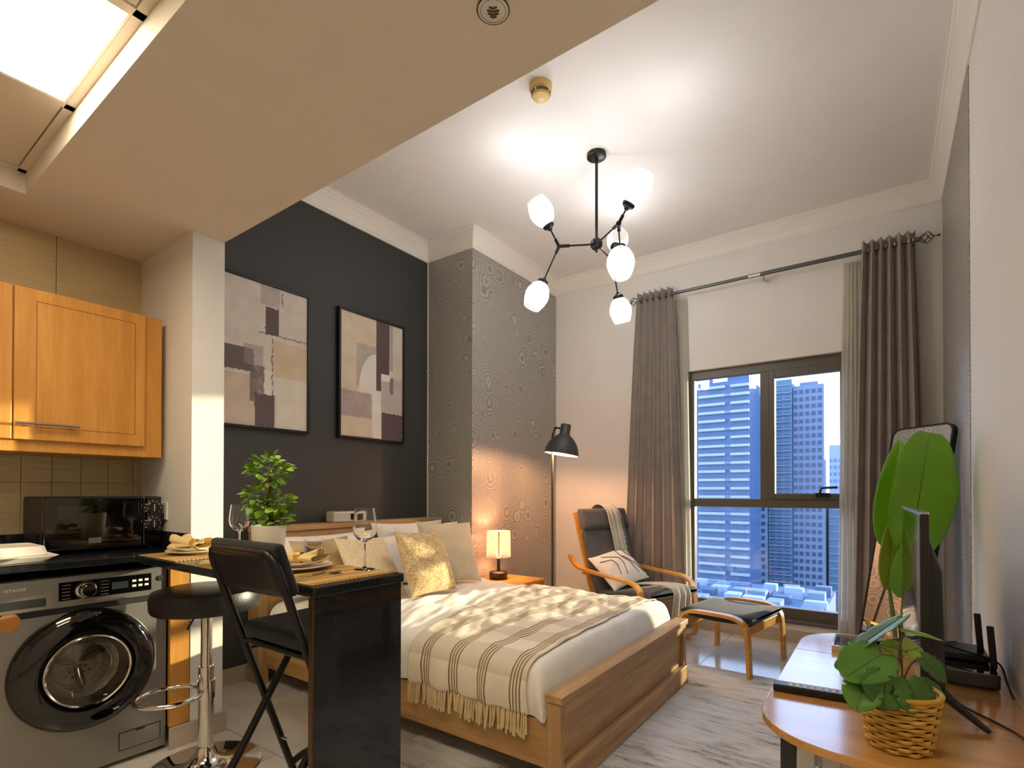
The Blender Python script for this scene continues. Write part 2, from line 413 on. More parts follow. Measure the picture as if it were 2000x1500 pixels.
for i in range(0, 4):
    x1 = 1.24-i*.4535; x0 = x1-.451; x1 = min(x1, 1.152)
    for z0, z1 in ((1.562, 2.0), (2.002, ZS)): box('tile', 'kitchen_tile', x0, x1, YB-.008, YB, z0, z1, wk, .001)
struct(box('wall_pier', 'white_wall', 1.152, 1.302, 2.72, YB, 0, ZS), 'narrow cream pier between kitchen and bed')
struct(box('wall_pillar', 'ring_wallpaper', XP, XW, YP, YB+.12, 0, ZC+.05), 'corner pillar in grey ring-patterned wallpaper')
box('corner_bead', 'cornice_white', XP-.004, XP, YB-.012, YB, 0, 3.25).name = 'trim_2'
struct(bpy.data.objects['trim_2'], 'thin pale strip in the corner of charcoal wall and pillar', 'trim')
struct(box('wall_right', 'white_wall', XB-.12, XW+.3, YR-.12, YR, -.05, ZC+.1), 'white wall behind the television table')
struct(box('wall_right_paper', 'ring_wallpaper', 3.295, XW, YR, YR+.004, .1, 3.26), 'strip of grey ring wallpaper by the window corner')
# window wall with opening
OY0, OY1, OZ0, OZ1 = .20, 1.452, .17, 2.282
ww = MB()
ww.box(XW, XW+.12, YR-.1, OY0, 0, ZC+.1).box(XW, XW+.12, OY1, YP+.1, 0, ZC+.1).box(XW, XW+.12, OY0, OY1, 0, OZ0).box(XW, XW+.12, OY0, OY1, OZ1, ZC+.1)
struct(ww.build('wall_window', 'white_wall'), 'white wall around the large window')
struct(box('ceiling', 'ceiling_white', 1.29, XW+.1, YR-.1, YB+.1, ZC, ZC+.1), 'high white ceiling over the bed', 'ceiling')
# soffit with recessed tray
TX0, TX1, TY0, TY1, ZT = -.66, .597, .48, 2.965, 2.55
sf = MB()
sf.box(TX1, 1.302, YR, YB, ZS, ZC+.05).box(XB, TX0, YR, YB, ZS, ZC+.05).box(TX0, TX1, TY1, YB, ZS, ZC+.05).box(TX0, TX1, YR, TY0, ZS, ZC+.05).box(TX0, TX1, TY0, TY1, ZT+.03, ZC)
struct(sf.build('ceiling_kitchen', 'cream_wall'), 'low plaster ceiling over the kitchen with a recessed tray', 'ceiling')
# grid ceiling tiles in tray
gr = root('ceiling_grid', 'cream suspended ceiling panels inside the tray', 'ceiling')
g = MB()
for x in (-.66, -.045, .57): g.box(x, x+.03, TY0, TY1, ZT-.004, ZT+.012)
for y in (.48, 1.105, 1.70, 2.315, 2.935): g.box(TX0, TX1, y, y+.03, ZT-.004, ZT+.012)
g.build('grid_bar', 'cream_wall', gr)
for x0 in (-.63, -.015):
    for y0, y1 in ((.51, 1.105), (1.135, 1.70), (1.73, 2.315), (2.345, 2.935)):
        if x0 > -.1 and y0 in (.51, 1.73): continue
        box('panel', 'cream_wall', x0+.004, x0+.581, y0+.004, y1-.004, ZT, ZT+.015, gr)
for lab, yc in (('square glowing warm light panel in the kitchen ceiling', 2.0225), ('added unseen second warm fill-light panel, nearer the entrance', .8075)):  # second panel is an added lamp out of view, for fill light
    lp = thing('ceiling_light', lab, 'light', (.2775, yc, ZT), group='kitchen ceiling panels')
    box('diffuser', 'panel_glow', -.29, .29, -.29, .29, .002, .012, lp)
    for q in ((-.293, -.285, -.293, .293), (.285, .293, -.293, .293), (-.285, .285, -.293, -.285), (-.285, .285, .285, .293)): box('frame_bar', 'white_gloss', *q, -.003, .016, lp)
# cornice swept along the walls
prof = [(0, -.145), (.010, -.145), (.016, -.135), (.010, -.124), (.014, -.118), (.022, -.085), (.045, -.05), (.058, -.036), (.062, -.030), (.062, -.022), (.072, -.018), (.078, -.008), (.088, -.006), (.088, 0), (0, 0)]
path = [((1.302, YB), (0, -1)), ((XP, YB), (-1, -1)), ((XP, YP), (-1, -1)), ((XW, YP), (-1, -1)), ((XW, YR), (-1, 1)), ((1.302, YR), (0, 1))]
g = MB(); vs = []
for (px, py), (dx, dy) in path:
    for d, z in prof: vs.append((px+dx*d, py+dy*d, ZC+z))
n = len(prof)
g.add(vs, [(i*n+k, i*n+(k+1) % n, (i+1)*n+(k+1) % n, (i+1)*n+k) for i in range(len(path)-1) for k in range(n)])
struct(g.build('trim_1', 'cornice_white'), 'white stepped plaster cornice around the high ceiling', 'trim')
# baseboards
def bb(name, label, *a): struct(box(name, 'stone_base', *a, bev=.002), label, 'baseboard')
bb('baseboard_left', 'stone skirting along the charcoal wall', 1.302, XP, YB-.014, YB, 0, .1)
bb('baseboard_pier', 'stone skirting at the foot of the cream pier', 1.06, 1.316, 2.706, 2.72, 0, .1)
bb('baseboard_pier_side', 'stone skirting on the bed side of the pier', 1.302, 1.316, 2.72, YB-.014, 0, .1)
bb('baseboard_window', 'stone skirting below the window', XW-.014, XW, YR, YP, 0, .1)
bb('baseboard_pillar', 'stone skirting along the wallpapered pillar', XP-.014, XW-.014, YP-.014, YP, 0, .1)
bb('baseboard_right', 'stone skirting along the television wall', XB, XW-.014, YR, YR+.014, 0, .1)
# window
wd = root('window_1', 'dark framed window with one opening sash and a low fixed pane', 'window')
XF = XW+.07
zt, zb = OZ1-.075, OZ0+.09
for y0, y1, z0, z1 in ((OY0, OY1, zt, OZ1), (OY0, OY1, OZ0, zb), (OY1-.045, OY1, zb, zt), (OY0, OY0+.05, zb, zt), (OY0+.05, OY1-.045, 1.075, 1.145), (.80, .865, 1.145, zt)):
    MB().box(XF-.02, XF+.05, y0, y1, z0, z1).build('frame_bar', 'window_frame', wd, bev=.003)
sash = thing('sash', '', ''); sash.parent = wd
for k_ in ('label', 'category'): del sash[k_]
for y0, y1, z0, z1 in ((.752, .80, 1.145, zt), (.25, .295, 1.145, zt), (.295, .752, 2.145, zt), (.295, .752, 1.145, 1.19)):
    MB().box(XF-.035, XF+.03, y0, y1, z0, z1).build('sash_bar', 'window_frame', sash, bev=.003)
h = MB().box(XF-.05, XF-.035, .36, .46, 1.16, 1.195).tube([(XF-.055, .43, 1.19), (XF-.07, .425, 1.215), (XF-.07, .415, 1.235), (XF-.07, .31, 1.24)], .009)
h.build('handle', 'black_metal', sash)
MB().box(XF+.01, XF+.016, .865, OY1-.045, 1.145, 2.207).build('pane', 'window_glass', wd)
MB().box(XF+.0, XF+.006, .295, .752, 1.19, 2.145).build('pane', 'window_glass', sash)
MB().box(XF+.01, XF+.016, OY0+.05, OY1-.045, OZ0+.09, 1.075).build('pane', 'window_glass', wd)
MB().box(XW-.02, XF-.02, OY0, OY1, OZ0-.02, OZ0+.005).build('sill', 'window_frame', wd, bev=.003)

# ------------------------------------------------------------------ kitchen
ct = thing('worktop', 'black granite worktop continuing into the narrow breakfast bar', 'worktop', (0, 0, 0))
poly = [(-.9, 2.68), (.905, 2.68), (.905, 1.355), (1.256, 1.355), (1.256, 2.705), (1.150, 2.705), (1.150, YB-.01), (-.9, YB-.01)]
MB().prism(poly, .89, .92).build('slab', 'granite', ct, bev=.004)
MB().box(.909, 1.249, 1.362, 1.380, 0, .89).build('end_panel', 'granite', ct, bev=.002)
MB().box(.905, .909, 1.361, 1.381, 0, .89).build('edge_strip', 'bronze', ct, bev=.001)
MB().box(-.9, 1.135, YB-.028, YB-.010, .92, 1.0).build('upstand', 'granite', ct, bev=.002)
MB().box(1.132, 1.150, 2.74, YB-.028, .92, 1.0).build('upstand', 'granite', ct, bev=.002)
tag(box('end_panel', 'cabinet_oak', 1.064, 1.150, 2.722, 2.745, .1, .889, bev=.002), 'oak filler panel between washing machine and pier', 'panel')
# wall cabinet
wc = thing('wall_cabinet', 'oak kitchen wall cabinet with bar handles above microwave', 'cabinet', (0, 2.99, 1.37))
MB().box(-.44, 1.125, 0, .34, 0, .70).build('carcass', 'cabinet_oak', wc, bev=.002)
for k, (x0, x1) in enumerate(((-.40, .085), (.09, .562), (.567, 1.045))):
    d = MB().box(x0, x1, -.02, -.001, .05, .698).build('door', 'cabinet_oak', wc, bev=.003)
    w = x1-x0
    if w > .1:
        ln = MB()
        a, c, e, f = x0+.07, x1-.045, .105, .645
        for r in ((a, c, e, e+.004), (a, c, f, f+.004), (a, a+.004, e, f), (c, c+.004, e, f)): ln.box(r[0], r[1], -.0215, -.0195, r[2], r[3])
        ln.build('groove', 'rust', d)
    hx = x0-.0 if k == 2 else x0+.02
    hd = MB().tube([(hx, -.045, .118), (hx+.215, -.045, .118)], .006).cyl((hx+.03, -.045, .118), (hx+.03, -.018, .118), .005).cyl((hx+.185, -.045, .118), (hx+.185, -.018, .118), .005)
    hd.build('handle', 'steel', d, True)
# washing machine
WX0, WX1, WYF = .457, 1.057, 2.745
wm = thing('washing_machine', 'silver front-loading washing machine under the black worktop', 'washing machine', ((WX0+WX1)/2, WYF, 0))
def shell(x0, x1, z0, z1, y1, cx_, cz_, rad):
    an = sorted([2*PI*k/48 for k in range(48)]+[math.atan2(z-cz_, x-cx_) % (2*PI) for x in (x0, x1) for z in (z0, z1)]); n_ = len(an); vs = []
    def hit(a):
        c, q = math.cos(a), math.sin(a); t = min(((x1 if c > 0 else x0)-cx_)/c if abs(c) > 1e-9 else 9, ((z1 if q > 0 else z0)-cz_)/q if abs(q) > 1e-9 else 9); return cx_+c*t, cz_+q*t
    for a in an: vs.append((cx_+rad*math.cos(a), .10, cz_+rad*math.sin(a)))
    for a in an: vs.append((cx_+rad*math.cos(a), 0, cz_+rad*math.sin(a)))
    for y in (0, y1): vs += [(hit(a)[0], y, hit(a)[1]) for a in an]
    return MB().add(vs, [(k*n_+i, k*n_+(i+1) % n_, (k+1)*n_+(i+1) % n_, (k+1)*n_+i) for k in range(3) for i in range(n_)]+[tuple(range(3*n_, 4*n_))])
shell(-.3, .3, .02, .70, .56, 0, .455, .16).build('body', 'brushed_silver', wm)
MB().box(-.3, .3, .01, .56, .70, .855).build('top_section', 'dark_grey', wm, bev=.003)
pn = MB().box(-.3, .3, -.008, .012, .725, .852).build('control_panel', 'brushed_silver', wm, bev=.006)
dr = MB().box(-.297, -.110, -.014, -.006, .728, .848).build('detergent_drawer', 'brushed_silver', wm, bev=.004)
MB().box(-.28, -.135, -.0155, -.0135, .742, .775).build('drawer_grip', 'dark_grey', dr)
text_mesh('HITACHI', .017, 'white_gloss', 'lettering', dr, Matrix.Translation((-.262, -.0146, .812)) @ Matrix.Rotation(PI/2, 4, 'X'))
disp = MB().box(-.095, .235, -.0105, -.007, .752, .828).build('display_panel', 'black_gloss', pn, bev=.001)
MB().box(.085, .145, -.0118, -.0102, .775, .805).build('screen', 'display', disp)
for i in range(3):
    for k in range(2): MB().box(.16+i*.024, .175+i*.024, -.0118, -.0102, .775+k*.022, .785+k*.022).build('button', 'white_gloss', disp)
for i in range(5):
    for a in (-.085, .045): MB().box(a, a+.028, -.0116, -.0102, .758+i*.014, .7605+i*.014).build('scale_mark', 'print_grey', disp)
MX = Matrix.Rotation(PI/2, 4, 'X')
kb = MB().lathe([(0, .04), (.024, .04), (.027, .037), (.03, .01), (.036, .006), (.038, 0)], 32, (-.005, -.0105, .788), MX).build('dial', 'chrome', pn, True)
MB().lathe([(0, .003), (.012, .003), (.013, 0)], 24, (.272, -.009, .80), MX).build('power_button', 'steel', pn, True)
cz = .455
dh = MB().lathe([(.142, .01), (.150, .028), (.165, .045), (.215, .045), (.243, .03), (.252, .008), (.252, 0)], 56, (0, 0, cz), MX).build('door', 'black_gloss', wm, True)
MB().lathe([(.140, .047), (.146, .050), (.150, .045), (.146, .040), (.140, .042)], 48, (0, 0, cz), MX, True).build('chrome_ring', 'chrome', dh, True)
bowl = [(.142, .035), (.138, .01), (.126, -.03), (.108, -.036), (.104, -.05), (.100, -.10), (.09, -.12), (.05, -.125), (0, -.126)]
MB().lathe([(r, z+.0) for r, z in bowl], 40, (0, 0, cz), MX).build('glass_bowl', 'drum', dh, True)
MB().lathe([(.143, .046), (.11, .058), (.06, .064), (0, .066)], 40, (0, 0, cz), MX).build('glass', 'door_glass', dh, True)
MB().tube([(.104*math.cos(2*PI*k/40), .045, cz+.104*math.sin(2*PI*k/40)) for k in range(40)], .006, 8, True).build('inner_ring', 'steel', dh, True)
for k in range(14):
    q = Vector((.045*math.cos(k*2.4)*math.sqrt(k/14), .124, cz-.03+.045*math.sin(k*2.4)*math.sqrt(k/14))); MB().cyl(q, q+Vector((0, -.003, 0)), .004, seg=8).build('drum_hole', 'black_plastic', dh)
for k in range(3):
    a = k*2*PI/3+.6
    MB().tube([(math.cos(a)*.02, .112, cz+math.sin(a)*.02), (math.cos(a)*.06, .10, cz+math.sin(a)*.06), (math.cos(a)*.09, .06, cz+math.sin(a)*.09)], [.010, .018, .012], 10).build('drum_fin', 'steel', dh, True)
MB().lathe([(0, .006), (.006, .006), (.035, .004), (.036, 0)], 24, (-.243, -.001, .694), MX).build('sticker', 'rust', wm, True)
hatch = MB().box(.12, .275, -.003, 0, .062, .135).build('filter_hatch', 'brushed_silver', wm, bev=.001)
MB().box(.116, .279, -.0012, .001, .058, .139).build('hatch_gap', 'dark_grey', wm)
MB().box(.18, .215, -.004, -.002, .128, .137).build('catch', 'dark_grey', hatch)
for sx in (-.26, .26):
    for sy in (.05, .5): MB().cyl((sx, sy, 0), (sx, sy, .022), .02).build('foot', 'black_plastic', wm, True)
# microwave
mw = thing('microwave', 'black microwave oven with mirrored door and two chrome dials', 'microwave', (.895, 3.0, .92))
MB().box(-.228, .228, .0, .30, .012, .256).build('body', 'dark_grey', mw, bev=.008)
md = MB().box(-.228, .145, -.022, -.001, .014, .254).build('door', 'black_gloss', mw, bev=.005)
MB().box(-.18, .11, -.0232, -.0215, .085, .215).build('door_window', 'door_glass', md)
cp = MB().box(.148, .228, -.022, -.001, .014, .254).build('control_panel', 'black_gloss', mw, bev=.005)
for z in (.20, .12):
    dk = MB().lathe([(0, .022), (.02, .022), (.022, .018), (.024, .002), (.03, 0), (.031, -.002)], 28, (.188, -.0225, z), MX).build('dial', 'black_plastic', cp, True)
    MB().lathe([(.0235, .022), (.026, .018), (.028, .004), (.025, .004)], 28, (.188, -.0225, z), MX, True).build('chrome_ring', 'chrome', dk, True)
    MB().box(.186, .190, -.046, -.044, z-.018, z+.018).build('pointer', 'chrome', dk)
for z in (.20, .12):
    for k in range(9):
        a = math.radians(-30+k*30); MB().box(.188+.034*math.cos(a)-.003, .188+.034*math.cos(a)+.003, -.0235, -.0218, z+.034*math.sin(a)-.0012, z+.034*math.sin(a)+.0012).build('dial_mark', 'print_white', cp)
MB().box(-.068, -.022, -.0235, -.0222, .042, .066).build('badge', 'print_grey', md)
text_mesh('BLACK+', .0115, 'black_gloss', 'lettering', md, Matrix.Translation((-.066, -.0237, .0555)) @ Matrix.Rotation(PI/2, 4, 'X'), .0003)
text_mesh('DECKER', .0115, 'black_gloss', 'lettering', md, Matrix.Translation((-.066, -.0237, .045)) @ Matrix.Rotation(PI/2, 4, 'X'), .0003)
vn = MB()
for r in range(5):
    for k in range(4): vn.box(-.2295, -.2278, .03+k*.014, .038+k*.014, .03+r*.016, .038+r*.016)
vn.build('vent', 'black_gloss', mw)
for sx in (-.2, .2):
    for sy in (.03, .27): MB().cyl((sx, sy, 0), (sx, sy, .014), .012, seg=10).build('foot', 'black_plastic', mw)
# dish drainer
dd = thing('dish_drainer', 'cream plastic dish drainer tray with lid at left of worktop', 'dish drainer', (.44, 2.86, .92))
def rrect(x0, x1, y0, y1, r, n=4):
    return arc((x1-r, y1-r), r, 0, 90, n)+arc((x0+r, y1-r), r, 90, 180, n)+arc((x0+r, y0+r), r, 180, 270, n)+arc((x1-r, y0+r), r, 270, 360, n)
def taper(p0, p1, z0, z1):
    n = len(p0); return MB().add([(x, y, z0) for x, y in p0]+[(x, y, z1) for x, y in p1], [tuple(reversed(range(n))), tuple(range(n, 2*n))]+[(i, (i+1) % n, n+(i+1) % n, n+i) for i in range(n)])
taper(rrect(-.32, .185, -.13, .13, .03), rrect(-.34, .225, -.15, .15, .03), .0, .024).build('tray', 'tray_white', dd, bev=.003)
taper(rrect(-.32, .195, -.125, .13, .03), rrect(-.32, .185, -.118, .125, .03), .0245, .062).build('lid', 'tray_white', dd, bev=.006)
# wall socket + plug on pier side
so = thing('wall_socket', 'white wall socket with black plug beside the microwave', 'socket', (1.152, 3.02, 1.10))
MB().box(-.008, 0, -.045, .045, -.045, .045).build('plate', 'white_gloss', so, bev=.003)
MB().box(-.045, -.008, -.02, .02, -.06, -.01).build('plug', 'black_plastic', so, bev=.004)
# bar stool
bs = thing('bar_stool', 'black padded bar stool on a chrome column and round foot', 'stool', (1.09, 2.42, 0))
MB().lathe([(0, .0), (.222, .0), (.225, .004), (.222, .010), (.12, .022), (.07, .035), (.045, .06), (.036, .09), (.034, .095), (0, .095)], 48).build('base', 'chrome', bs, True)
MB().cyl((0, 0, .09), (0, 0, .44), .03, seg=28).build('outer_column', 'chrome', bs, True)
MB().cyl((0, 0, .44), (0, 0, .70), .022, seg=24).build('gas_lift', 'chrome', bs, True)
MB().cyl((0, 0, .30), (0, 0, .38), .034, seg=28).build('collar', 'chrome', bs, True)
fr = [Vector((.03*math.cos(a), .03*math.sin(a), .33)) for a in (math.radians(200),)]
ring = [(-.01+(-.115)+.125*math.cos(t), .045+.125*math.sin(t)*.95, .335) for t in [math.radians(-12+k*330/24-10) for k in range(25)]]
MB().tube([(0, -.03, .345)]+ring+[(0, .03, .345)], .010, 10).build('footrest', 'chrome', bs, True)
MB().tube([(-.02, .0, .69), (-.06, -.02, .66), (-.09, -.03, .62)], .005).build('lever', 'black_plastic', bs, True)
MB().lathe([(0, .685), (.185, .685), (.205, .69), (.212, .705), (.214, .75), (.206, .772), (.17, .782), (0, .785)], 48).build('seat', 'black_leather', bs, True)
# folding chair (faces +x)
fc = thing('folding_chair', 'tall black folding bar chair with padded seat and crossed legs', 'chair', (.975, 1.60, 0))
hv = .19
def post(v): return [(-.168+.368*(1.033-z)/1.033, v, z) for z in (.96, .0)]
def px(z): return -.168+.368*(1.033-z)/1.033
bk = [(px(0), hv, 0), (px(.3), hv, .3), (px(.6), hv, .6), (px(.97), hv, .97)]
for t in range(1, 6):
    a = t*15*PI/180*1.2; bk.append((px(.97+.045*math.sin(a)), hv-.045*(1-math.cos(a)), .97+.05*math.sin(a)))
for p in reversed(list(bk)): bk.append((p[0], -p[1], p[2])) if True else None
MB().tube(bk, .0125, 12).build('front_frame', 'black_metal', fc, True)
for v in (hv-.028, -hv+.028):
    MB().tube([(.135, v, .665), (-.28, v, .0)], .0125, 10).build('rear_leg', 'black_metal', fc, True)
MB().grid(lambda a, c: Vector((px(.895+.125*a)-.004-.012*math.sin(PI*c), (hv-.012)*(1-2*c), .895+.125*a)), 6, 10).build('backrest', 'black_plastic', fc, True, thick=.006)
def padf(a, c):
    z = .795+.235*a; return Vector((px(z)+.03+.0*c, (hv+.004)*(1-2*c), z))
MB().box(-.016, .016, -hv-.008, hv+.008, -.082, .082, Matrix.Translation((px(.965)+.024, 0, .972)) @ Matrix.Rotation(-math.atan2(.368, 1.033), 4, 'Y')).build('back_cushion', 'black_cloth', fc, bev=.014, seg=4)
MB().box(px(.72)-.0, .215, -hv+.01, hv-.01, .69, .706).build('seat', 'black_plastic', fc, bev=.006)
MB().box(px(.74)+.01, .22, -hv+.004, hv-.004, .707, .765).build('seat_cushion', 'seat_navy', fc, bev=.022, seg=4)
MB().tube([(px(.66), hv, .66), (px(.66)+.08, hv-.012, .665), (.13, hv-.026, .655)], .006).build('seat_hinge', 'steel', fc, True)
MB().tube([(px(.66), -hv, .66), (px(.66)+.08, -hv+.012, .665), (.13, -hv+.026, .655)], .006).build('seat_hinge', 'steel', fc, True)
fr = [(px(.2), hv, .2), (px(.2)+.05, hv-.03, .235), (px(.2)+.075, hv-.1, .25), (px(.2)+.075, -hv+.1, .25), (px(.2)+.05, -hv+.03, .235), (px(.2), -hv, .2)]
MB().tube(smooth_path(fr, 4), .0125, 10).build('footrest', 'black_metal', fc, True)
MB().tube([(-.20, hv-.028, .128), (-.20, -hv+.028, .128)], .010).build('rear_stretcher', 'black_metal', fc, True)
for v in (hv-.014, -hv+.014): MB().cyl((px(.315), v-.022, .315), (px(.315), v+.022, .315), .006).build('rivet', 'steel', fc)

# ------------------------------------------------------------------ breakfast bar settings
def placemat(label, y0, y1):
    t = thing('placemat', label, 'placemat', (1.08, (y0+y1)/2, .92), group='bamboo placemats')
    hw = .165; L = (y1-y0)/2; w = .0155; n = int(2*hw/w); first = None
    MB().box(-hw, hw, -L, L, 0.0003, .0012).build('backing', 'black_cloth', t)
    for i in range(n):
        x = -hw+w*(i+.5)
        if first is None: first = MB().box(-w*.37, w*.37, -L, L, .0012, .0042).build('slat', 'bamboo', t, loc=(x, 0, 0))
        else: link_copy(first, t, (x, 0, 0))
    s = MB()
    for k in range(7):
        y = -L+.012+k*(2*L-.024)/6; s.box(-hw, hw, y-.002, y+.002, .004, .0048)
    s.build('binding', 'black_cloth', t)
placemat('bamboo slat placemat at the end of the breakfast bar under the wine glass', 1.385, 1.85)
placemat('bamboo slat placemat at the wall end of the breakfast bar', 2.30, 2.665)
ZM = .9248
def plate(name, label, x, y, z, r, grp):
    o = MB().lathe([(0, .004), (r*.6, .004), (r*.66, .006), (r*.97, .017), (r, .019), (r*.99, .021), (r*.95, .019), (r*.64, .0095), (r*.58, .008), (0, .008)], 48).build(name, 'plate_beige', None, True, loc=(x, y, z-.004))
    tag(o, label, 'plate', grp)
plate('dinner_plate', 'large beige dinner plate below the small plate near the bar end', 1.075, 1.72, ZM, .125, 'stacked plates')
plate('side_plate', 'small beige plate holding the ringed napkin near the bar end', 1.07, 1.725, ZM+.0135, .098, 'stacked plates')
plate('dinner_plate', 'large beige dinner plate on the placemat by the wall', 1.085, 2.52, ZM, .115, 'stacked plates')
plate('side_plate', 'small beige plate holding the napkin by the wall', 1.085, 2.52, ZM+.0135, .09, 'stacked plates')
def napkin(label, x, y, z, rz):
    t = thing('napkin', label, 'napkin', (x, y, z), rz, 'ringed napkins')
    def side(sgn, name, length, spread):
        def fn(a, c):
            ang = 2*PI*c; s = a*length
            r = .017+spread*a**1.3; wob = 1+.28*a*math.sin(4*ang+1.3*sgn)+.12*a*math.sin(7*ang)
            return Vector((sgn*(s-.002), math.cos(ang)*r*wob*1.15, .020+math.sin(ang)*r*wob*.62+.010*a*(1 if sgn < 0 else .2)))
        def fl(a, c):
            v = fn(a, c); v.z = max(v.z, .0015); return v
        MB().grid(fl, 14, 36).build(name, 'napkin', t, True, thick=.0025)
    side(1, 'folded_end', .085, .030); side(-1, 'fan_end', .095, .034)
    MB().lathe([(.018, -.012), (.0225, -.012), (.0235, 0), (.0225, .012), (.018, .012)], 28, (0, 0, .023), Matrix.Rotation(PI/2, 4, 'Y'), True).build('napkin_ring', 'gold_ring', t, True)
napkin('cream napkin in a gold ring on the plate near the bar end', 1.085, 1.715, ZM+.0185, math.radians(-62))
napkin('cream napkin in a gold ring on the plate by the wall', 1.085, 2.52, ZM+.0185, math.radians(-75))
def wineglass(label, x, y, k=1.0):
    p = [(.0, .0), (.036, .0), (.037, .0012), (.012, .003), (.0048, .010), (.0042, .05), (.0042, .09), (.008, .098), (.026, .108), (.038, .124), (.042, .145), (.040, .175), (.034, .218), (.0328, .218), (.0388, .175), (.0408, .146), (.0368, .126), (.025, .111), (.0, .104)]
    o = MB().lathe([(r*k, z*k) for r, z in p], 40).build('wine_glass', 'clear_glass', None, True, loc=(x, y, ZM-.0005)); tag(o, label, 'wine glass', 'wine glasses')
wineglass('empty stemmed wine glass at the outer corner of the breakfast bar', 1.215, 1.515)
wineglass('empty stemmed wine glass behind the white plant pot', 1.20, 2.36)
o = MB().lathe([(0, .0), (.032, 0), (.034, .003), (.036, .09), (.0345, .09), (.0322, .008), (0, .008)], 36).build('tumbler', 'clear_glass', None, True, loc=(1.222, 1.83, ZM)); tag(o, 'short clear tumbler behind the napkin at the bar end', 'tumbler')
def cutlery(kind, label, x, y, rz):
    g = MB()
    if kind == 'fork':
        g.strip([(-.09, .003), (-.03, .004), (.03, .006), (.045, .004)], -.0035, .0035, .0015)
        for v in (-.008, -.003, .003, .008): g.strip([(.045, .004), (.07, .003), (.09, .006)], v-.0014, v+.0014, .0014)
        g.box(.038, .048, -.0095, .0095, .0035, .0050)
    else:
        g.strip([(-.09, .003), (-.02, .004), (.03, .006), (.05, .004)], -.0035, .0035, .0015)
        g.grid(lambda a, c: Vector((.072+.026*math.cos(2*PI*c)*a, .017*math.sin(2*PI*c)*a, .002+.005*a*a)), 5, 20)
    o = g.build(kind, 'steel', None, True, loc=(x, y, ZM)); o.rotation_euler = (0, 0, rz); tag(o, label, 'cutlery')
cutlery('fork', 'steel fork lying on the placemat in front of the plates', .985, 1.53, math.radians(8))
cutlery('spoon', 'steel spoon lying beside the fork on the placemat', 1.02, 1.50, math.radians(10))
# potted ficus
pp = thing('potted_ficus', 'small tiered ficus tree in a white pot on the breakfast bar', 'plant', (1.125, 1.985, .92))
MB().lathe([(0, 0), (.052, 0), (.055, .004), (.064, .148), (.060, .148), (.056, .132), (0, .132)], 40).build('pot', 'white_ceramic', pp, True)
MB().lathe([(0, .130), (.056, .130)], 24).build('soil', 'soil', pp)
tr = smooth_path([(0, 0, .12), (.012, .004, .18), (-.006, 0, .24), (.006, -.004, .30), (0, 0, .36)], 5)
MB().tube(tr, [.011-.0003*i for i in range(len(tr))], 10).build('trunk', 'bark', pp, True)
def leaf_mesh(L, Wd, fold=.15, nu=6):
    def fn(a, c):
        w = math.sin(PI*min(1, a**.8))**.8*Wd*(2*c-1)
        return Vector((a*L, w, abs(w)*fold-(.25*a*a)*L*.5))
    return MB().grid(fn, nu, 2)
lf = leaf_mesh(.034, .0125).mesh('leaf', 'leaf_ficus', True)
# screen-right dir of the plant is not assumed: clusters are laid around the trunk
RV = Vector((.582, -.813, 0)); 
clusters = [((0, 0, .365), .078, .060, 130), (tuple(RV*-.048+Vector((0, 0, .255))), .046, .042, 60), (tuple(RV*.040+Vector((0, 0, .235))), .048, .042, 62), ((0.01, .01, .215), .05, .035, 30), (tuple(RV*-.02+Vector((0, 0, .165))), .036, .028, 28), (tuple(RV*.045+Vector((0, 0, .165))), .036, .034, 34)]
for (c, rr, rzz, n) in clusters:
    c = Vector(c)
    MB().tube(smooth_path([(0, 0, c.z-.05), tuple(c*.5+Vector((0, 0, (c.z-.03)*.5))), tuple(c)], 4), .0028, 6).build('branch', 'bark', pp, True)
    for i in range(n):
        d = unit((random.gauss(0, 1), random.gauss(0, 1), random.gauss(.15, .9)))
        p = c+Vector((d.x*rr, d.y*rr, d.z*rzz))*random.uniform(.55, 1.0)
        o = bpy.data.objects.new('leaf', lf); COL.objects.link(o); o.parent = pp
        out = unit((d.x, d.y, d.z*.4-.1)); q = out.to_track_quat('X', 'Z'); o.location = p; o.rotation_mode = 'QUATERNION'
        o.rotation_quaternion = q @ Matrix.Rotation(random.uniform(-.7, .7), 3, 'X').to_quaternion(); s = random.uniform(.75, 1.2); o.scale = (s, s, s)

# ------------------------------------------------------------------ bed
bed = thing('bed', 'oak double bed with panelled footboard and shelf headboard', 'bed', (2.57, 2.1, 0))
def bx(name, mat, x0, x1, y0, y1, z0, z1, par=bed, bev=.003): return MB().box(x0-2.57, x1-2.57, y0-2.1, y1-2.1, z0, z1).build(name, mat, par, bev=bev)
BX0, BX1 = 1.775, 3.335
bx('side_rail', 'oak_bed_y', BX0+.005, BX0+.03, 1.10, 3.16, .10, .285)
bx('side_rail', 'oak_bed_y', BX1-.03, BX1-.005, 1.10, 3.16, .10, .285)
fb = bx('footboard', 'oak_bed_x', BX0+.03, BX1-.06, 1.055, 1.085, .12, .375)
bx('top_cap', 'oak_bed_x', BX0-.008, BX1+.008, 1.025, 1.105, .372, .402, fb)
bx('post', 'oak_bed_z', BX0, BX0+.03, 1.035, 1.10, .0105, .372, fb)
bx('post', 'oak_bed_z', BX1-.05, BX1, 1.035, 1.10, .0105, .372, fb)
bx('top_rail', 'oak_bed_x', BX0+.03, BX1-.05, 1.035, 1.056, .315, .372, fb)
bx('ledge', 'oak_bed_x', BX0+.03, BX1-.0, 1.022, 1.10, .012, .118, fb)
hb = bx('headboard', 'oak_bed_x', 1.76, 3.345, 3.175, 3.20, .25, .83)
bx('top_cap', 'oak_bed_x', 1.735, 3.358, 3.145, 3.31, .945, .98, hb)
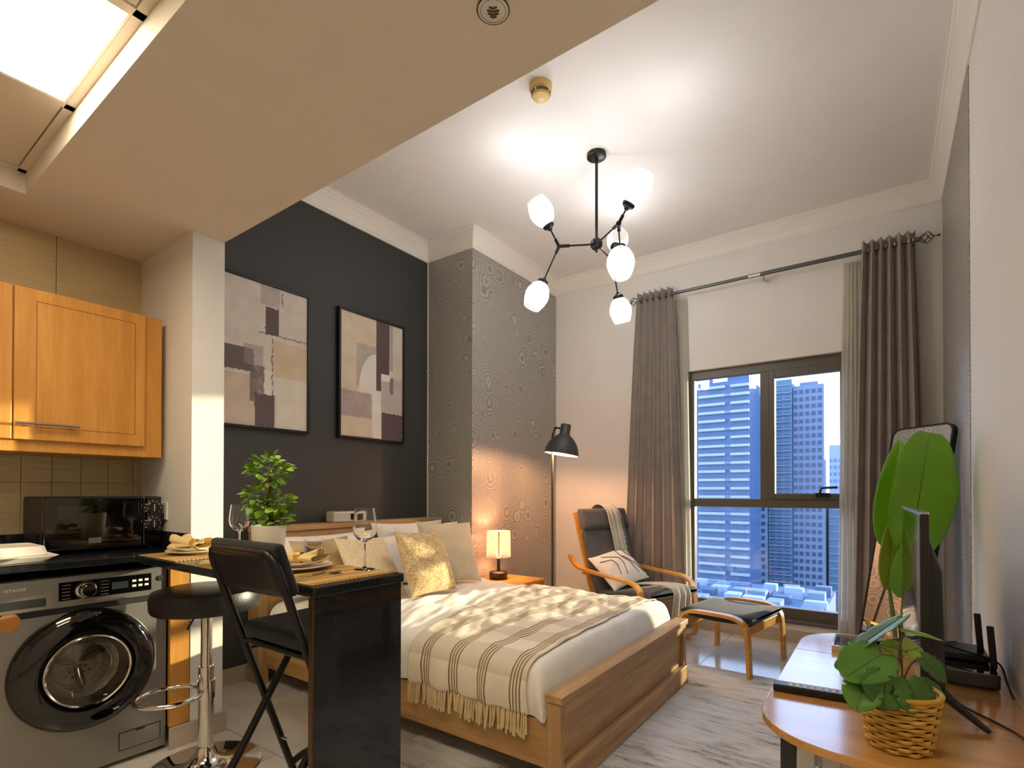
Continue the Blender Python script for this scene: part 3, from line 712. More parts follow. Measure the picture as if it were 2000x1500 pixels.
bx('top_rail', 'oak_bed_x', 1.745, 3.350, 3.16, 3.20, .885, .945, hb)
for x0, x1 in ((1.745, 2.27), (2.72, 3.345)): bx('shelf_block', 'oak_bed_x', x0, x1, 3.17, 3.20, .83, .885, hb, .002)
bx('divider', 'oak_bed_z', 2.58, 2.66, 3.17, 3.20, .83, .885, hb, .002)
bx('leg', 'oak_bed_z', 1.735, 1.80, 3.17, 3.30, 0, .945, hb); bx('leg', 'oak_bed_z', 3.285, 3.35, 3.17, 3.30, 0, .945, hb)
bx('slat_base', 'oak_bed_x', BX0+.03, BX1-.03, 1.10, 3.17, .22, .25)
def nz(p, s): return noise.noise(Vector(p)*s)
DP = smooth_path([(1.772, .292), (1.764, .35), (1.768, .42), (1.80, .482), (1.90, .512), (2.2, .520), (2.6, .523), (3.0, .520), (3.22, .512), (3.30, .482), (3.338, .42), (3.34, .36), (3.336, .30)], 6)
cum = [0]
for a, c in zip(DP, DP[1:]): cum.append(cum[-1]+(c-a).length)
def dpath(t):
    s = t*cum[-1]
    for i in range(len(cum)-1):
        if s <= cum[i+1]+1e-9:
            k = (s-cum[i])/(cum[i+1]-cum[i]); p = DP[i].lerp(DP[i+1], k); d = (DP[i+1]-DP[i]).normalized(); return p, Vector((-d[1], d[0]))
    return DP[-1], Vector((0, 1))
def duv_pt(t, y, off=0, amp=1):
    p, n = dpath(t)
    e = min(1, max(0, (y-1.106)/.075)); drop = (1-e)**3*.17
    w = .013*nz((p[0]*2.2, y*2.6, 3), 1.3)+.012*nz((p[0]*1.2+y*2, y*6-p[0]*2.5, 7), 1.6)+.008*nz((p[0]*2+y*4, y*13-p[0]*7, 1), 1.5)
    if p[1] < .47: w += .008*math.sin(y*46+3*nz((y, 1, 0), 3))*min(1, (.47-p[1])/.1)
    q = p+n*(w*amp+off)
    return Vector((q[0], y, max(q[1]-drop*(1 if p[1] > .4 else .3), .288)))
dv = MB().grid(lambda a, c: duv_pt(a, 1.106+(3.13-1.106)*c), 150, 170).build('duvet', 'linen_white', None, 60)
tag(dv, 'rumpled white duvet spread over the oak bed', 'duvet')
bl = thing('throw_blanket', 'cream plaid throw with brown stripes and tassels across the bed foot', 'blanket', (1.775, 1.5, .3))
OFF = Vector((1.775, 1.5, .3))
def bl_y(t, c):
    x = dpath(t)[0][0]; k = max(0, (x-1.8)/1.55)
    y0 = 1.185+.02*k+.012*nz((t*6, 0, 0), 1); y1 = 1.86+.30*k+.02*nz((t*7, 4, 0), 1)
    return y0+(y1-y0)*c
def bl_pt(a, c):
    t = .003+.955*a; y = bl_y(t, c); p = duv_pt(t, y, .009+.004*nz((t*30, y*14, 9), 1)); 
    return p-OFF
MB().grid(bl_pt, 150, 60, lambda a, c: (bl_y(.003+.955*a, c)-1.185, a*.955*cum[-1])).build('cloth', 'plaid', bl, 60, thick=.005)
tm = MB().tube([(0, 0, 0), (-.002, .001, -.012), (-.003, .0, -.05), (-.004, .002, -.088)], [.0026, .0040, .0044, .0054], 7).mesh('tassel', 'fringe', True)
NT = 70
for i in range(NT):
    p = bl_pt(0, (i+.5)/NT)
    o = bpy.data.objects.new('tassel', tm); COL.objects.link(o); o.parent = bl
    o.location = p+Vector((-.004+random.uniform(-.004, .003), 0, .003)); o.rotation_euler = (random.uniform(-.14, .14), random.uniform(-.03, .06), random.uniform(0, 6)*.0); o.scale = (1, 1, random.uniform(.82, 1.12))
def cushion(W, H, T, pinch=.07, n=26, wr=.012, seed=0, pw=.5):
    g = MB()
    def side(sg):
        def fn(a, c):
            s, t = 2*a-1, 2*c-1
            x = W/2*s*(1-pinch*(1-t*t)); z = H/2*t*(1-pinch*(1-s*s))
            th = ((1-s*s)*(1-t*t)+1e-9)**pw
            y = sg*T/2*th+wr*th*nz((s*2+seed, t*2, sg), 1.2)
            return Vector((x, y, z+H/2))
        return fn
    g.grid(side(-1), n, n); g.grid(side(1), n, n); return g
def put_cushion(name, label, cat, mat, W, H, T, loc, rz, tilt, grp=None, seed=0, roll=0, pinch=.07):
    o = cushion(W, H, T, pinch=pinch, seed=seed).build(name, mat, None, 70)
    o.matrix_world = Matrix.Translation(loc) @ Matrix.Rotation(math.radians(rz), 4, 'Z') @ Matrix.Rotation(math.radians(-tilt), 4, 'X') @ Matrix.Rotation(math.radians(roll), 4, 'Y')
    return tag(o, label, cat, grp)
ZB = .535
put_cushion('pillow', 'white sleeping pillow on the left side against the headboard', 'pillow', 'linen_white', .70, .40, .17, (2.13, 2.98, ZB), 0, 16, 'white pillows', 1)
put_cushion('pillow', 'white sleeping pillow leaning in front, middle of the bed', 'pillow', 'linen_white', .66, .38, .16, (2.42, 2.83, ZB), 3, 24, 'white pillows', 2)
put_cushion('pillow', 'white sleeping pillow on the right side against the headboard', 'pillow', 'linen_white', .70, .44, .16, (2.93, 3.01, ZB), -2, 12, 'white pillows', 3)
put_cushion('pillow', 'white pillow behind the plain linen cushion on the right', 'pillow', 'linen_white', .66, .44, .15, (2.98, 2.84, ZB), -6, 18, 'white pillows', 4)
put_cushion('cushion', 'tan woven cushion seen behind the tumbler', 'cushion', 'tan_weave', .46, .42, .14, (2.02, 2.74, ZB), 6, 28, 'scatter cushions', 5)
put_cushion('cushion', 'cream bobbled cushion seen behind the wine glass', 'cushion', 'cream_knit', .44, .44, .15, (2.20, 2.55, ZB), 10, 34, 'scatter cushions', 6, 6)
put_cushion('cushion', 'large plain beige linen cushion on the right', 'cushion', 'linen_beige', .48, .48, .16, (2.88, 2.57, ZB), -14, 24, 'scatter cushions', 7, 3)
put_cushion('cushion', 'golden tweed cushion at the front of the pillows', 'cushion', 'tweed_gold', .44, .44, .15, (2.50, 2.40, ZB), 2, 24, 'scatter cushions', 8, 2)
# clock radio
rd = thing('clock_radio', 'small silver clock radio on the headboard shelf', 'radio', (2.42, 3.22, .98), math.radians(-10))
MB().box(-.13, .13, -.06, .06, .002, .078).build('body', 'radio_silver', rd, bev=.008)
MB().box(.0, .09, -.0615, -.059, .018, .062).build('display', 'black_gloss', rd)
for k in range(4): MB().box(-.08+k*.045, -.055+k*.045, -.02, .0, .078, .082).build('button', 'steel', rd)
# pictures
def picture(label, x0, x1, z0, z1, fn):
    t = thing('framed_print', label, 'picture', ((x0+x1)/2, YB-.002, (z0+z1)/2), group='abstract prints')
    w, h = (x1-x0)/2, (z1-z0)/2
    f = .018
    for a in ((-w, w, h-f, h), (-w, w, -h, -h+f), (-w, -w+f, -h+f, h-f), (w-f, w, -h+f, h-f)): MB().box(a[0], a[1], -.036, 0, a[2], a[3]).build('frame_bar', 'black_metal', t, bev=.002)
    nu, nv = 110, 165
    g = MB().grid(lambda a, c: Vector((-w+f+(2*w-2*f)*a, -.024, -h+f+(2*h-2*f)*c)), nu, nv)
    me = g.mesh('print', 'art_print'); ca = me.color_attributes.new('Col', 'FLOAT_COLOR', 'POINT')
    for i in range(nu+1):
        for j in range(nv+1): ca.data[i*(nv+1)+j].color = (*fn(i/nu, j/nv), 1)
    o = bpy.data.objects.new('print', me); COL.objects.link(o); o.parent = t
    MB().box(-w+f, w-f, -.022, -.004, -h+f, h-f).build('backing', 'black_metal', t)
def paint(bg, rects):
    bgl = lin(bg)
    def fn(u, v):
        n1 = nz((u*4, v*6, 2), 1.5); n2 = nz((u*16, v*22, 5), 1.5); c = [x*(1+.10*n1+.05*n2) for x in bgl]
        e = .004*nz((u*30, v*30, 0), 1)
        for r in rects:
            if r[0] == 'arc':
                _, cu, cv, ru, rv, col, al = r; ins = u <= cu and v >= cv and ((u-cu)/ru)**2+((v-cv)/rv)**2 < 1
            else:
                u0, u1, v0, v1, col, al = r; ins = u0+e <= u <= u1+e and v0-e <= v <= v1-e
            if ins:
                k = al*(1-.35*max(0, n2)*(al < 1)); L = lin(col); c = [x*(1-k)+y*(1+.12*n1)*k for x, y in zip(c, L)]
        return tuple(max(0, min(1, x)) for x in c)
    return fn
picture('abstract cream and mauve block print, nearer the kitchen', 1.50, 2.17, 1.605, 2.575, paint((214, 204, 192), [
    (0, .42, 0, .35, (200, 182, 164), 1), (.47, .68, .86, 1, (178, 164, 158), .9), (.52, .67, .66, .85, (94, 74, 76), 1), (.60, 1, .37, .62, (208, 186, 152), .85), (0, .40, .37, .53, (104, 88, 88), 1),
    (.30, .5, .42, .56, (150, 134, 132), .6), (.36, .51, .17, .42, (110, 92, 94), .9), (.41, .64, 0, .23, (98, 80, 82), 1), (.51, .60, .23, .40, (228, 220, 208), 1), (.62, 1, 0, .36, (222, 212, 196), .8), (.45, 1, .655, .661, (70, 60, 56), 1), (.592, .60, .23, .66, (80, 68, 62), 1), (.70, .71, .88, .98, (90, 78, 74), 1)]))
picture('abstract arch print in beige, white and plum, nearer the pillar', 2.41, 3.06, 1.605, 2.585, paint((214, 198, 174), [
    (.24, .55, .42, .77, (176, 170, 160), .9), ('arc', .55, .35, .28, .36, (228, 222, 212), 1), (.55, .77, .55, 1, (92, 72, 72), 1), (.55, .63, .41, .6, (92, 72, 72), 1), (.77, 1, .55, 1, (212, 202, 186), 1), (.77, .83, .6, 1, (156, 142, 150), .7),
    (0, .48, .16, .37, (166, 152, 150), .9), (.49, .63, 0, .40, (230, 226, 218), 1), (.63, 1, .24, .53, (190, 180, 172), 1), (.63, .78, .50, .56, (232, 226, 218), 1), (.78, .84, .40, .54, (110, 96, 100), .8), (.64, 1, 0, .23, (98, 76, 80), 1)]))

# ------------------------------------------------------------------ nightstand + lamps
ns = thing('nightstand', 'light oak nightstand beside the bed, in front of pillar', 'nightstand', (3.585, 2.585, 0))
MB().box(-.20, .20, -.225, .21, .445, .47).build('top', 'birch', ns, bev=.003)
MB().box(-.195, -.175, -.215, .205, .0, .445).build('side_panel', 'birch', ns); MB().box(.175, .195, -.215, .205, .0, .445).build('side_panel', 'birch', ns)
MB().box(-.175, .175, .19, .205, .02, .445).build('back_panel', 'birch', ns); MB().box(-.175, .175, -.2, .19, .05, .07).build('shelf', 'birch', ns)
dw = MB().box(-.173, .173, -.215, -.195, .27, .44).build('drawer', 'birch', ns, bev=.002); MB().cyl((0, -.235, .355), (0, -.215, .355), .012).build('knob', 'steel', dw, True)
tlamp = thing('table_lamp', 'small bedside lamp with glowing peach drum shade', 'lamp', (3.53, 2.665, .47))
MB().lathe([(0, 0), (.075, 0), (.078, .004), (.078, .055), (.07, .062), (.02, .068), (.014, .08), (.014, .17), (0, .17)], 32).build('base', 'black_plastic', tlamp, True)
sh = MB().lathe([(.102, .185), (.098, .40)], 40).build('shade', 'cloth_shade', tlamp, True)
MB().tube([(.1*math.cos(2*PI*k/32), .1*math.sin(2*PI*k/32), .40) for k in range(32)], .002, 6, True).build('shade_ring', 'cream_plastic', sh)
MB().box(-.0985-.003, -.0985+.001, -.004, .004, .185, .40, Matrix.Rotation(math.radians(38), 4, 'Z')).build('seam', 'brass', sh)
MB().lathe([(0, .17), (.02, .19), (.028, .225), (.02, .255), (0, .265)], 16).build('bulb', 'bulb_warm', tlamp, True)
def point(name, loc, w, col, r=.03):
    l = bpy.data.lights.new(name, 'POINT'); l.energy = w; l.color = col; l.shadow_soft_size = r
    o = bpy.data.objects.new(name, l); COL.objects.link(o); o.location = loc; return o
point('bedside_bulb_light', (3.53, 2.665, .785), 4, (1, .58, .33))
fl_ = thing('floor_lamp', 'dark grey floor lamp with large bell shade beside the armchair', 'lamp', (3.90, 2.36, 0))
MB().lathe([(0, 0), (.165, 0), (.168, .006), (.165, .025), (.03, .032), (.014, .05), (0, .05)], 40).build('base', 'lamp_grey', fl_, True)
MB().tube([(0, 0, .04), (0, 0, 1.60), (-.005, -.005, 1.70)], .011, 12).build('pole', 'lamp_grey', fl_, True)
TM = Matrix.Rotation(math.radians(9), 4, unit((.813, .582, 0)))
bell = [(.147, 0), (.145, .012), (.138, .05), (.12, .095), (.085, .14), (.05, .17), (.043, .18), (.043, .255), (.038, .262), (0, .264)]
s_ = MB().lathe(bell, 44, (0.005, -.085, 1.522), TM).build('shade', 'lamp_grey', fl_, True, thick=.003)
MB().lathe([(.143, .002), (.135, .05), (.117, .092), (.082, .136), (.04, .17)], 44, (.005, -.085, 1.522), TM).build('shade_lining', 'white_gloss', s_, True)
MB().lathe([(0, 0), (.02, .01), (.028, .04), (.018, .075), (0, .08)], 16, (.005, -.085, 1.575), TM).build('bulb', 'bulb_warm', fl_, True)
MB().tube([(-.004, -.004, 1.69), (-.02, -.03, 1.735), (-.012, -.045, 1.75)], .007).cyl((-.05, -.05, 1.75), (.05, -.11, 1.745), .008).build('yoke', 'black_metal', fl_, True)
point('floor_lamp_light', (3.90, 2.275, 1.55), 11, (1, .5, .24))

# ------------------------------------------------------------------ chandelier
K = .9733
def cp(x, y, z): return Vector((x*K, y*K, 1.2+(z-1.2)*K))
HUB = cp(3.149, 1.566, 2.848)
ch = thing('chandelier', 'black branching ceiling light with six frosted glass shades', 'chandelier', (HUB.x, HUB.y, ZC))
Z0 = Vector((HUB.x, HUB.y, ZC))
def L(p): return p-Z0
MB().lathe([(0, 0), (.062, 0), (.062, -.022), (.056, -.026), (0, -.026)], 36).build('canopy', 'black_metal', ch, True)
MB().tube([(0, 0, -.02), L(HUB)], .0095, 12).build('stem', 'black_metal', ch, True)
MB().lathe([(.04*math.sin(PI*k/14), -.04*math.cos(PI*k/14)) for k in range(15)], 28, L(HUB)).lathe([(0, -.055), (.008, -.052), (.008, -.035)], 12, L(HUB)).build('hub', 'black_metal', ch, True)
arms = {'a': (cp(3.047, 1.794, 2.857), [cp(2.935, 1.861, 3.058), cp(2.963, 1.915, 2.526)]),
        'b': (cp(2.908, 1.301, 2.805), [cp(2.905, 1.184, 2.976), cp(2.852, 1.263, 2.545)]),
        'c': (cp(3.531, 1.632, 2.897), [cp(3.693, 1.661, 3.112), cp(3.636, 1.611, 2.555)])}
shp = [(.016, 0), (.034, .008), (.058, .032), (.076, .072), (.080, .104), (.072, .142), (.054, .186)]
for k, (J, ends) in arms.items():
    a = MB().tube([L(HUB), L(J)], .006, 10).cyl(L(J)-(J-HUB).normalized()*.07, L(J), .011, seg=12).build('arm', 'black_metal', ch, True)
    MB().lathe([(.016*math.sin(PI*q/8), -.016*math.cos(PI*q/8)) for q in range(9)], 14, L(J)).build('joint', 'black_metal', a, True)
    for E_ in ends:
        d = (E_-J).normalized(); s0 = E_-d*.095; Q = d.to_track_quat('Z', 'Y').to_matrix().to_4x4()
        b = MB().tube([L(J), L(s0)], .005, 10).cyl(L(J), L(J)+d*.05, .010, seg=12).build('branch', 'black_metal', ch, True)
        MB().lathe([(0, -.028), (.012, -.028), (.014, -.02), (.034, -.008), (.038, .004), (.036, .014)], 24, L(s0), Q).build('socket', 'black_metal', b, True)
        sd = MB().lathe(shp, 32, L(s0), Q).build('shade', 'frosted_shade', ch, True)
        MB().lathe([(0, .02), (.012, .025), (.016, .05), (.012, .078), (0, .085)], 14, L(s0), Q).build('bulb', 'bulb_white', sd, True)
        point('chandelier_bulb_light', s0+d*.05, 4.8, (1, .98, .97), .05)

# ------------------------------------------------------------------ armchair and ottoman (local +x is forward)
ac = thing('armchair', 'grey cushioned bentwood armchair by the window', 'armchair', (4.17, 1.735, 0), math.radians(-110))
armp = smooth_path([(-.38, .018), (.22, .018), (.33, .03), (.385, .10), (.375, .36), (.345, .46), (.27, .505), (.15, .515), (-.15, .535), (-.32, .555), (-.40, .60), (-.44, .65)], 5)
for v in (-.31, .31): MB().strip(armp, v-.027, v+.027, .020).build('arm_frame', 'birch', ac, 30)
seatp = smooth_path([(.37, .36), (.2, .335), (-.05, .285), (-.15, .29), (-.215, .36), (-.30, .62), (-.385, .88), (-.43, 1.02)], 6)
for v in (-.265, .265): MB().strip(seatp, v-.02, v+.02, .016).build('seat_rail', 'birch', ac, 30)
MB().box(.24, .27, -.30, .30, .32, .345).box(-.30, -.27, -.30, .30, .50, .53).build('cross_bar', 'birch', ac)
def pad(path, v0, v1, th, sg=-1):
    n = len(path); g = MB(); L_ = []
    for i in range(n):
        a = Vector(path[max(i-1, 0)]); c = Vector(path[min(i+1, n-1)]); d = (c-a).normalized(); L_.append((Vector(path[i]), Vector((-d[1], d[0]))*sg))
    m = 14
    def fn(a, c):
        i = a*(n-1); i0 = min(int(i), n-2); k = i-i0; p = L_[i0][0].lerp(L_[i0+1][0], k); nn = L_[i0][1].lerp(L_[i0+1][1], k)
        en = min(1, min(a, 1-a)*(n-1)/3.0); en = math.sqrt(max(0, 1-(1-en)**2))
        ang = 2*PI*c; cc, ss = math.cos(ang), math.sin(ang)
        sq = lambda q, e: math.copysign(abs(q)**e, q)
        v = (v0+v1)/2+(v1-v0)/2*sq(cc, .35); t = th/2*sq(ss, .55)*(.25+.75*en)
        q = p+nn*(t+th/2)
        return Vector((q[0], v, q[1]))
    return g.grid(fn, n-1, 28)
up_ = lambda pts: smooth_path(pts, 6)
sc = pad(up_([(.43, .375), (.36, .372), (.2, .352), (-.02, .310), (-.13, .312)]), -.275, .275, .085).build('seat_cushion', 'chair_grey', ac, 50)
bc = pad(up_([(-.155, .31), (-.205, .38), (-.29, .62), (-.368, .868)]), -.275, .275, .085).build('back_cushion', 'chair_grey', ac, 50)
hc = pad(up_([(-.362, .85), (-.40, .945), (-.43, 1.035)]), -.275, .275, .105).build('headrest', 'chair_grey', ac, 50)
# throw over the chair
th = thing('chair_throw', 'pale grey fringed throw draped over the armchair back and seat', 'throw', (4.17, 1.735, 0), math.radians(-110))
tp = smooth_path([(-.47, .78), (-.50, .95), (-.465, 1.065), (-.38, 1.085), (-.30, 1.03), (-.262, .92), (-.22, .80), (-.165, .62), (-.085, .46), (-.03, .425), (.15, .455), (.34, .475), (.47, .472), (.515, .43), (.52, .36), (.515, .26)], 6)
def thr(a, c):
    i = a*(len(tp)-1); i0 = min(int(i), len(tp)-2); p = tp[i0].lerp(tp[i0+1], i-i0)
    w = .075+.03*(a > .6)*(a-.6)/.4; v = .03+.03*math.sin(a*5)-.10*max(0, a-.55)+w*(2*c-1)
    r = .008*math.sin(c*18+a*3)*(.6+.6*a)
    return Vector((p[0]+r*.6, v, p[1]+abs(r)*.9))
MB().grid(thr, 80, 24).build('cloth', 'throw_grey', th, 60, thick=.006)
for k in range(12):
    q = thr(1, (k+.5)/12); MB().tube([q, q+Vector((.003, .0, -.03)), q+Vector((.002, .002, -.065))], .003, 6).build('fringe', 'throw_grey', th, True)
for k in range(20):
    q = thr(.22+.016*k, 1.0); MB().tube([q, q+Vector((.012, .012, -.008)), q+Vector((.012, .02, -.024))], .0022, 5).build('fringe', 'throw_grey', th, True)
# patterned cushion on the armchair
pc = thing('patterned_cushion', 'white cushion with stitched black angled lines on the armchair', 'cushion', (4.17, 1.735, 0), math.radians(-110))
PM = Matrix.Translation((.02, -.03, .435)) @ Matrix.Rotation(math.radians(82), 4, 'Z') @ Matrix.Rotation(math.radians(-46), 4, 'X') @ Matrix.Rotation(math.radians(-14), 4, 'Y')
cg = cushion(.44, .36, .15, seed=11); cg.v = [tuple(PM @ Vector(v)) for v in cg.v]; cg.build('cover', 'linen_white', pc, 70)
def onc(s, t):
    best = 0
    x = .22*s*(1-.07*(1-t*t)); z = .18*t*(1-.07*(1-s*s)); thk = ((1-s*s)*(1-t*t))**.5
    return [PM @ Vector((x, sg*(.075*thk+.004)+.012*thk*nz((s*2+11, t*2, sg), 1.2), z+.18)) for sg in (-1, 1)]
for ln in ([(-.85, .5), (-.4, .35), (-.3, .0), (-.45, -.6)], [(-.6, .75), (.0, .35), (.05, .0), (-.15, -.7)], [(.25, .9), (.2, .4), (.7, -.2), (.85, -.8)], [(.6, .85), (.65, .45), (.9, .1)], [(.2, .35), (.45, -.1), (.5, -.8)]):
    for side in (0, 1):
        pts = []
        for a, c in zip(ln, ln[1:]):
            for k in range(8): pts.append(onc(a[0]+(c[0]-a[0])*k/8, a[1]+(c[1]-a[1])*k/8)[side])
        MB().tube(pts, .0026, 5).build('stitched_line', 'black_cloth', pc)
ot = thing('footstool', 'bentwood footstool with dark woven cushion in front of window', 'footstool', (3.955, .905, 0), math.radians(-100))
op = smooth_path([(-.245, 0), (-.235, .25), (-.215, .335), (-.15, .378), (0, .385), (.15, .378), (.215, .335), (.235, .25), (.245, 0)], 6)
for v in (-.31, .31): MB().strip(op, v-.026, v+.026, .022).build('side_frame', 'birch', ot, 30)
MB().box(.195, .222, -.285, .285, .265, .325).build('rail', 'birch', ot, bev=.003); MB().box(-.222, -.195, -.285, .285, .265, .325).build('rail', 'birch', ot, bev=.003)
pad(smooth_path([(-.25, .335), (-.1, .318), (.1, .318), (.25, .335)], 6), -.275, .275, .065, 1).build('cushion', 'ottoman_dark', ot, 50)

# ------------------------------------------------------------------ curtains
rodz, rodx = 2.968, 4.615
rod = thing('curtain_rod', 'grey metal curtain rod with twisted cage finials', 'curtain rod', (rodx, .83, rodz))
MB().cyl((0, -1.02, 0), (0, .05, 0), .0165, seg=18).build('rod', 'rod_grey', rod, True)
MB().cyl((0, .0, 0), (0, 1.04, 0), .0135, seg=18).build('inner_rod', 'rod_grey', rod, True)
MB().cyl((0, -.0, 0), (0, .09, 0), .0185, seg=18).build('sleeve', 'steel', rod, True)
for y in (-.02,): MB().tube([(0, y, -.018), (.03, y, -.03), (.113, y, -.03)], .009).cyl((0, y, -.02), (0, y, -.06), .008).build('bracket', 'steel', rod, True)
for y in (-.99, 1.02): MB().tube([(0, y, -.018), (.113, y, -.02)], .008).build('bracket', 'rod_grey', rod, True)
for sg, y0 in ((-1, -1.02), (1, 1.04)):
    g = MB()
    for w in range(4):
        pts = []
        for k in range(17):
            t = k/16; a = w*PI/2+t*PI; r = .034*math.sin(PI*t)**.8+.003
            pts.append((r*math.cos(a), y0+sg*.075*t, r*math.sin(a)))
        g.tube(pts, .0028, 6)
    g.tube([(0, y0+sg*.07, 0), (0, y0+sg*.10, 0)], .004); g.lathe([(.008*math.sin(PI*k/8), -.008*math.cos(PI*k/8)) for k in range(9)], 12, (0, y0+sg*.105, 0))
    g.build('finial', 'black_metal', rod, True)
def curtain(name, label, mat, yt0, yt1, yb0, yb1, ztop, zbot, xc, amp, nf, grp=None, eyelets=False, th=.003, bulge=0):
    t = thing(name, label, 'curtain', (xc, (yb0+yb1)/2, zbot), group=grp); cy = (yb0+yb1)/2
    def fn(a, c):
        k = 1-a; kk = k**.8 if k > 0 else 0
        y0 = yt0+(yb0-yt0)*kk; y1 = yt1+(yb1-yt1)*kk
        ph = c*nf*2*PI+.7*nz((c*3, k*1.5, 0), 1)
        x = amp*math.sin(ph)*(1+.25*nz((c*5, k*2, 4), 1))+amp*.35*k*math.sin(ph*.5+1)
        y = y0+(y1-y0)*c+.012*math.sin(ph*2)*(.5+.5*k)+bulge*k*math.sin(PI*k)*.5
        return Vector((x, y-cy, (ztop-zbot)*a+.006*math.cos(ph)*(a > .999)))
    MB().grid(fn, 46, nf*16).build('cloth', mat, t, 70, thick=th)
    if eyelets:
        for i in range(nf*2):
            c = (i+.5)/(nf*2); y = yt0+(yt1-yt0)*c-cy
            MB().tube([(.026*math.cos(2*PI*k/18), y, rodz-zbot+.026*math.sin(2*PI*k/18)) for k in range(18)], .004, 6, True).build('eyelet', 'steel', t, True)
curtain('curtain', 'taupe eyelet curtain left of the window behind the armchair', 'curtain_taupe', 1.545, 1.87, 1.43, 2.03, 3.03, .03, rodx, .042, 6, 'taupe curtains', True)
curtain('curtain', 'taupe eyelet curtain right of the window behind the mirror', 'curtain_taupe', -.165, .145, -.235, .215, 3.03, .03, rodx, .042, 6, 'taupe curtains', True)
curtain('sheer_curtain', 'off-white sheer curtain gathered at the right window edge', 'sheer', .150, .262, .12, .31, 2.93, .04, 4.685, .016, 5, 'sheer curtains')
curtain('sheer_curtain', 'narrow off-white sheer curtain at the left window edge', 'sheer', 1.455, 1.56, 1.405, 1.54, 2.93, .04, 4.69, .014, 4, 'sheer curtains')

# ------------------------------------------------------------------ rug
rg = MB().box(-1.15, 1.15, -.84, .84, 0, .010).build('rug', 'rug', None, bev=.004, loc=(2.56, 1.03, 0)); tag(rg, 'grey and cream distressed rug under bed and footstool', 'rug')

# ------------------------------------------------------------------ mirror
mr = thing('leaning_mirror', 'tall black framed mirror leaning in the corner behind the plant', 'mirror', (3.65, .054, .012))
mr.rotation_mode = 'QUATERNION'; mr.rotation_quaternion = (Matrix.Rotation(.76, 4, 'Z') @ Matrix.Rotation(.188, 4, 'X')).to_quaternion()
rr = rrect(-.198, .198, 0, 1.605, .055, 6); ri = rrect(-.188, .188, .010, 1.595, .046, 6); n = len(rr)
g = MB().add([(x, 0, z) for x, z in rr]+[(x, 0, z) for x, z in ri]+[(x, -.03, z) for x, z in rr]+[(x, -.03, z) for x, z in ri],
    [f for i in range(n) for j in [(i+1) % n] for f in ((i, j, n+j, n+i), (2*n+i, 3*n+i, 3*n+j, 2*n+j), (i, 2*n+i, 2*n+j, j), (n+i, n+j, 3*n+j, 3*n+i))])
g.build('frame', 'black_metal', mr)
MB().add([(x, -.004, z) for x, z in ri]+[(x, -.012, z) for x, z in ri], [tuple(range(n)), tuple(reversed(range(n, 2*n)))]+[(i, n+i, n+(i+1) % n, (i+1) % n) for i in range(n)]).build('glass', 'mirror', mr)
MB().add([(x, -.013, z) for x, z in ri]+[(x, -.028, z) for x, z in ri], [tuple(range(n)), tuple(reversed(range(n, 2*n)))]).build('backing', 'black_plastic', mr)

# ------------------------------------------------------------------ console table and what stands on it
TZ = .58
tb = thing('table', 'glossy pine table with rounded ends along the right wall', 'table', (2.1, -.01, 0))
full = rrect(1.465-2.1, 2.745-2.1, -.305, .31, .23, 10)
def clip(poly, x0, x1):
    for sgn, lim in ((1, x0), (-1, -x1)):
        out = []
        for i in range(len(poly)):
            a, c = poly[i], poly[(i+1) % len(poly)]; ia, ic = sgn*a[0] >= lim, sgn*c[0] >= lim
            if ia: out.append(a)
            if ia != ic:
                t = (sgn*lim-a[0])/(c[0]-a[0]); out.append((sgn*lim, a[1]+t*(c[1]-a[1])))
        poly = out
    return poly
for x0, x1 in ((-1, -.251), (-.249, .259), (.261, 1)): MB().prism(clip(full, x0, x1), TZ-.022, TZ).build('top_board', 'table_pine', tb, bev=.002)
for x in (-.5, .48):
    for y in (.23, -.23): MB().box(x-.018, x+.018, y-.018, y+.018, .0105 if y > 0 else 0, TZ-.022).build('leg', 'dark_grey', tb, bev=.002)
MB().box(-.48, .46, .215, .235, TZ-.06, TZ-.022).box(-.48, .46, -.235, -.215, TZ-.06, TZ-.022).build('apron', 'dark_grey', tb)
st_ = thing('folding_stool', 'white slatted folding stool stored under the table', 'stool', (1.80, .10, 0))
for k in range(4): MB().box(-.012, .012, -.12+k*.066, -.12+k*.066+.045, .02, .50).build('slat', 'ledge_white', st_, bev=.002)
MB().box(.012, .03, -.12, .123, .12, .16).box(.012, .03, -.12, .123, .38, .42).build('rail', 'ledge_white', st_)
MB().box(-.014, .06, -.12, -.10, 0, .02).box(-.014, .06, .10, .123, 0, .02).build('foot', 'ledge_white', st_)
tv = thing('television', 'thin black flat television seen edge-on on the pine table', 'television', (2.20, -.068, TZ), math.radians(1.7))
MB().box(-.40, .40, -.012, .008, .085, .565).build('panel', 'black_plastic', tv, bev=.003)
MB().box(-.392, .392, .0072, .0088, .098, .557).build('screen', 'black_gloss', tv)
MB().box(-.40, .40, -.0125, .0092, .560, .567).build('top_trim', 'steel', tv)
g = MB().add([(-.385, -.012, .10), (.385, -.012, .10), (.385, -.012, .50), (-.385, -.012, .50), (-.35, -.05, .075), (.35, -.05, .075), (.35, -.045, .40), (-.35, -.045, .40)], [(3, 2, 1, 0), (4, 5, 6, 7), (0, 1, 5, 4), (1, 2, 6, 5), (2, 3, 7, 6), (3, 0, 4, 7)]); g.build('rear_housing', 'black_plastic', tv, bev=.01)
for x in (-.30, .30):
    s = -1 if x < 0 else 1
    g = MB()
    for yy in (-.13, .10): g.tube([(x, -.02, .09), (x+s*.012, yy*.25-.015, .055), (x+s*.10, yy, .008)], [.014, .013, .007], 8)
    g.build('foot', 'black_plastic', tv, True)
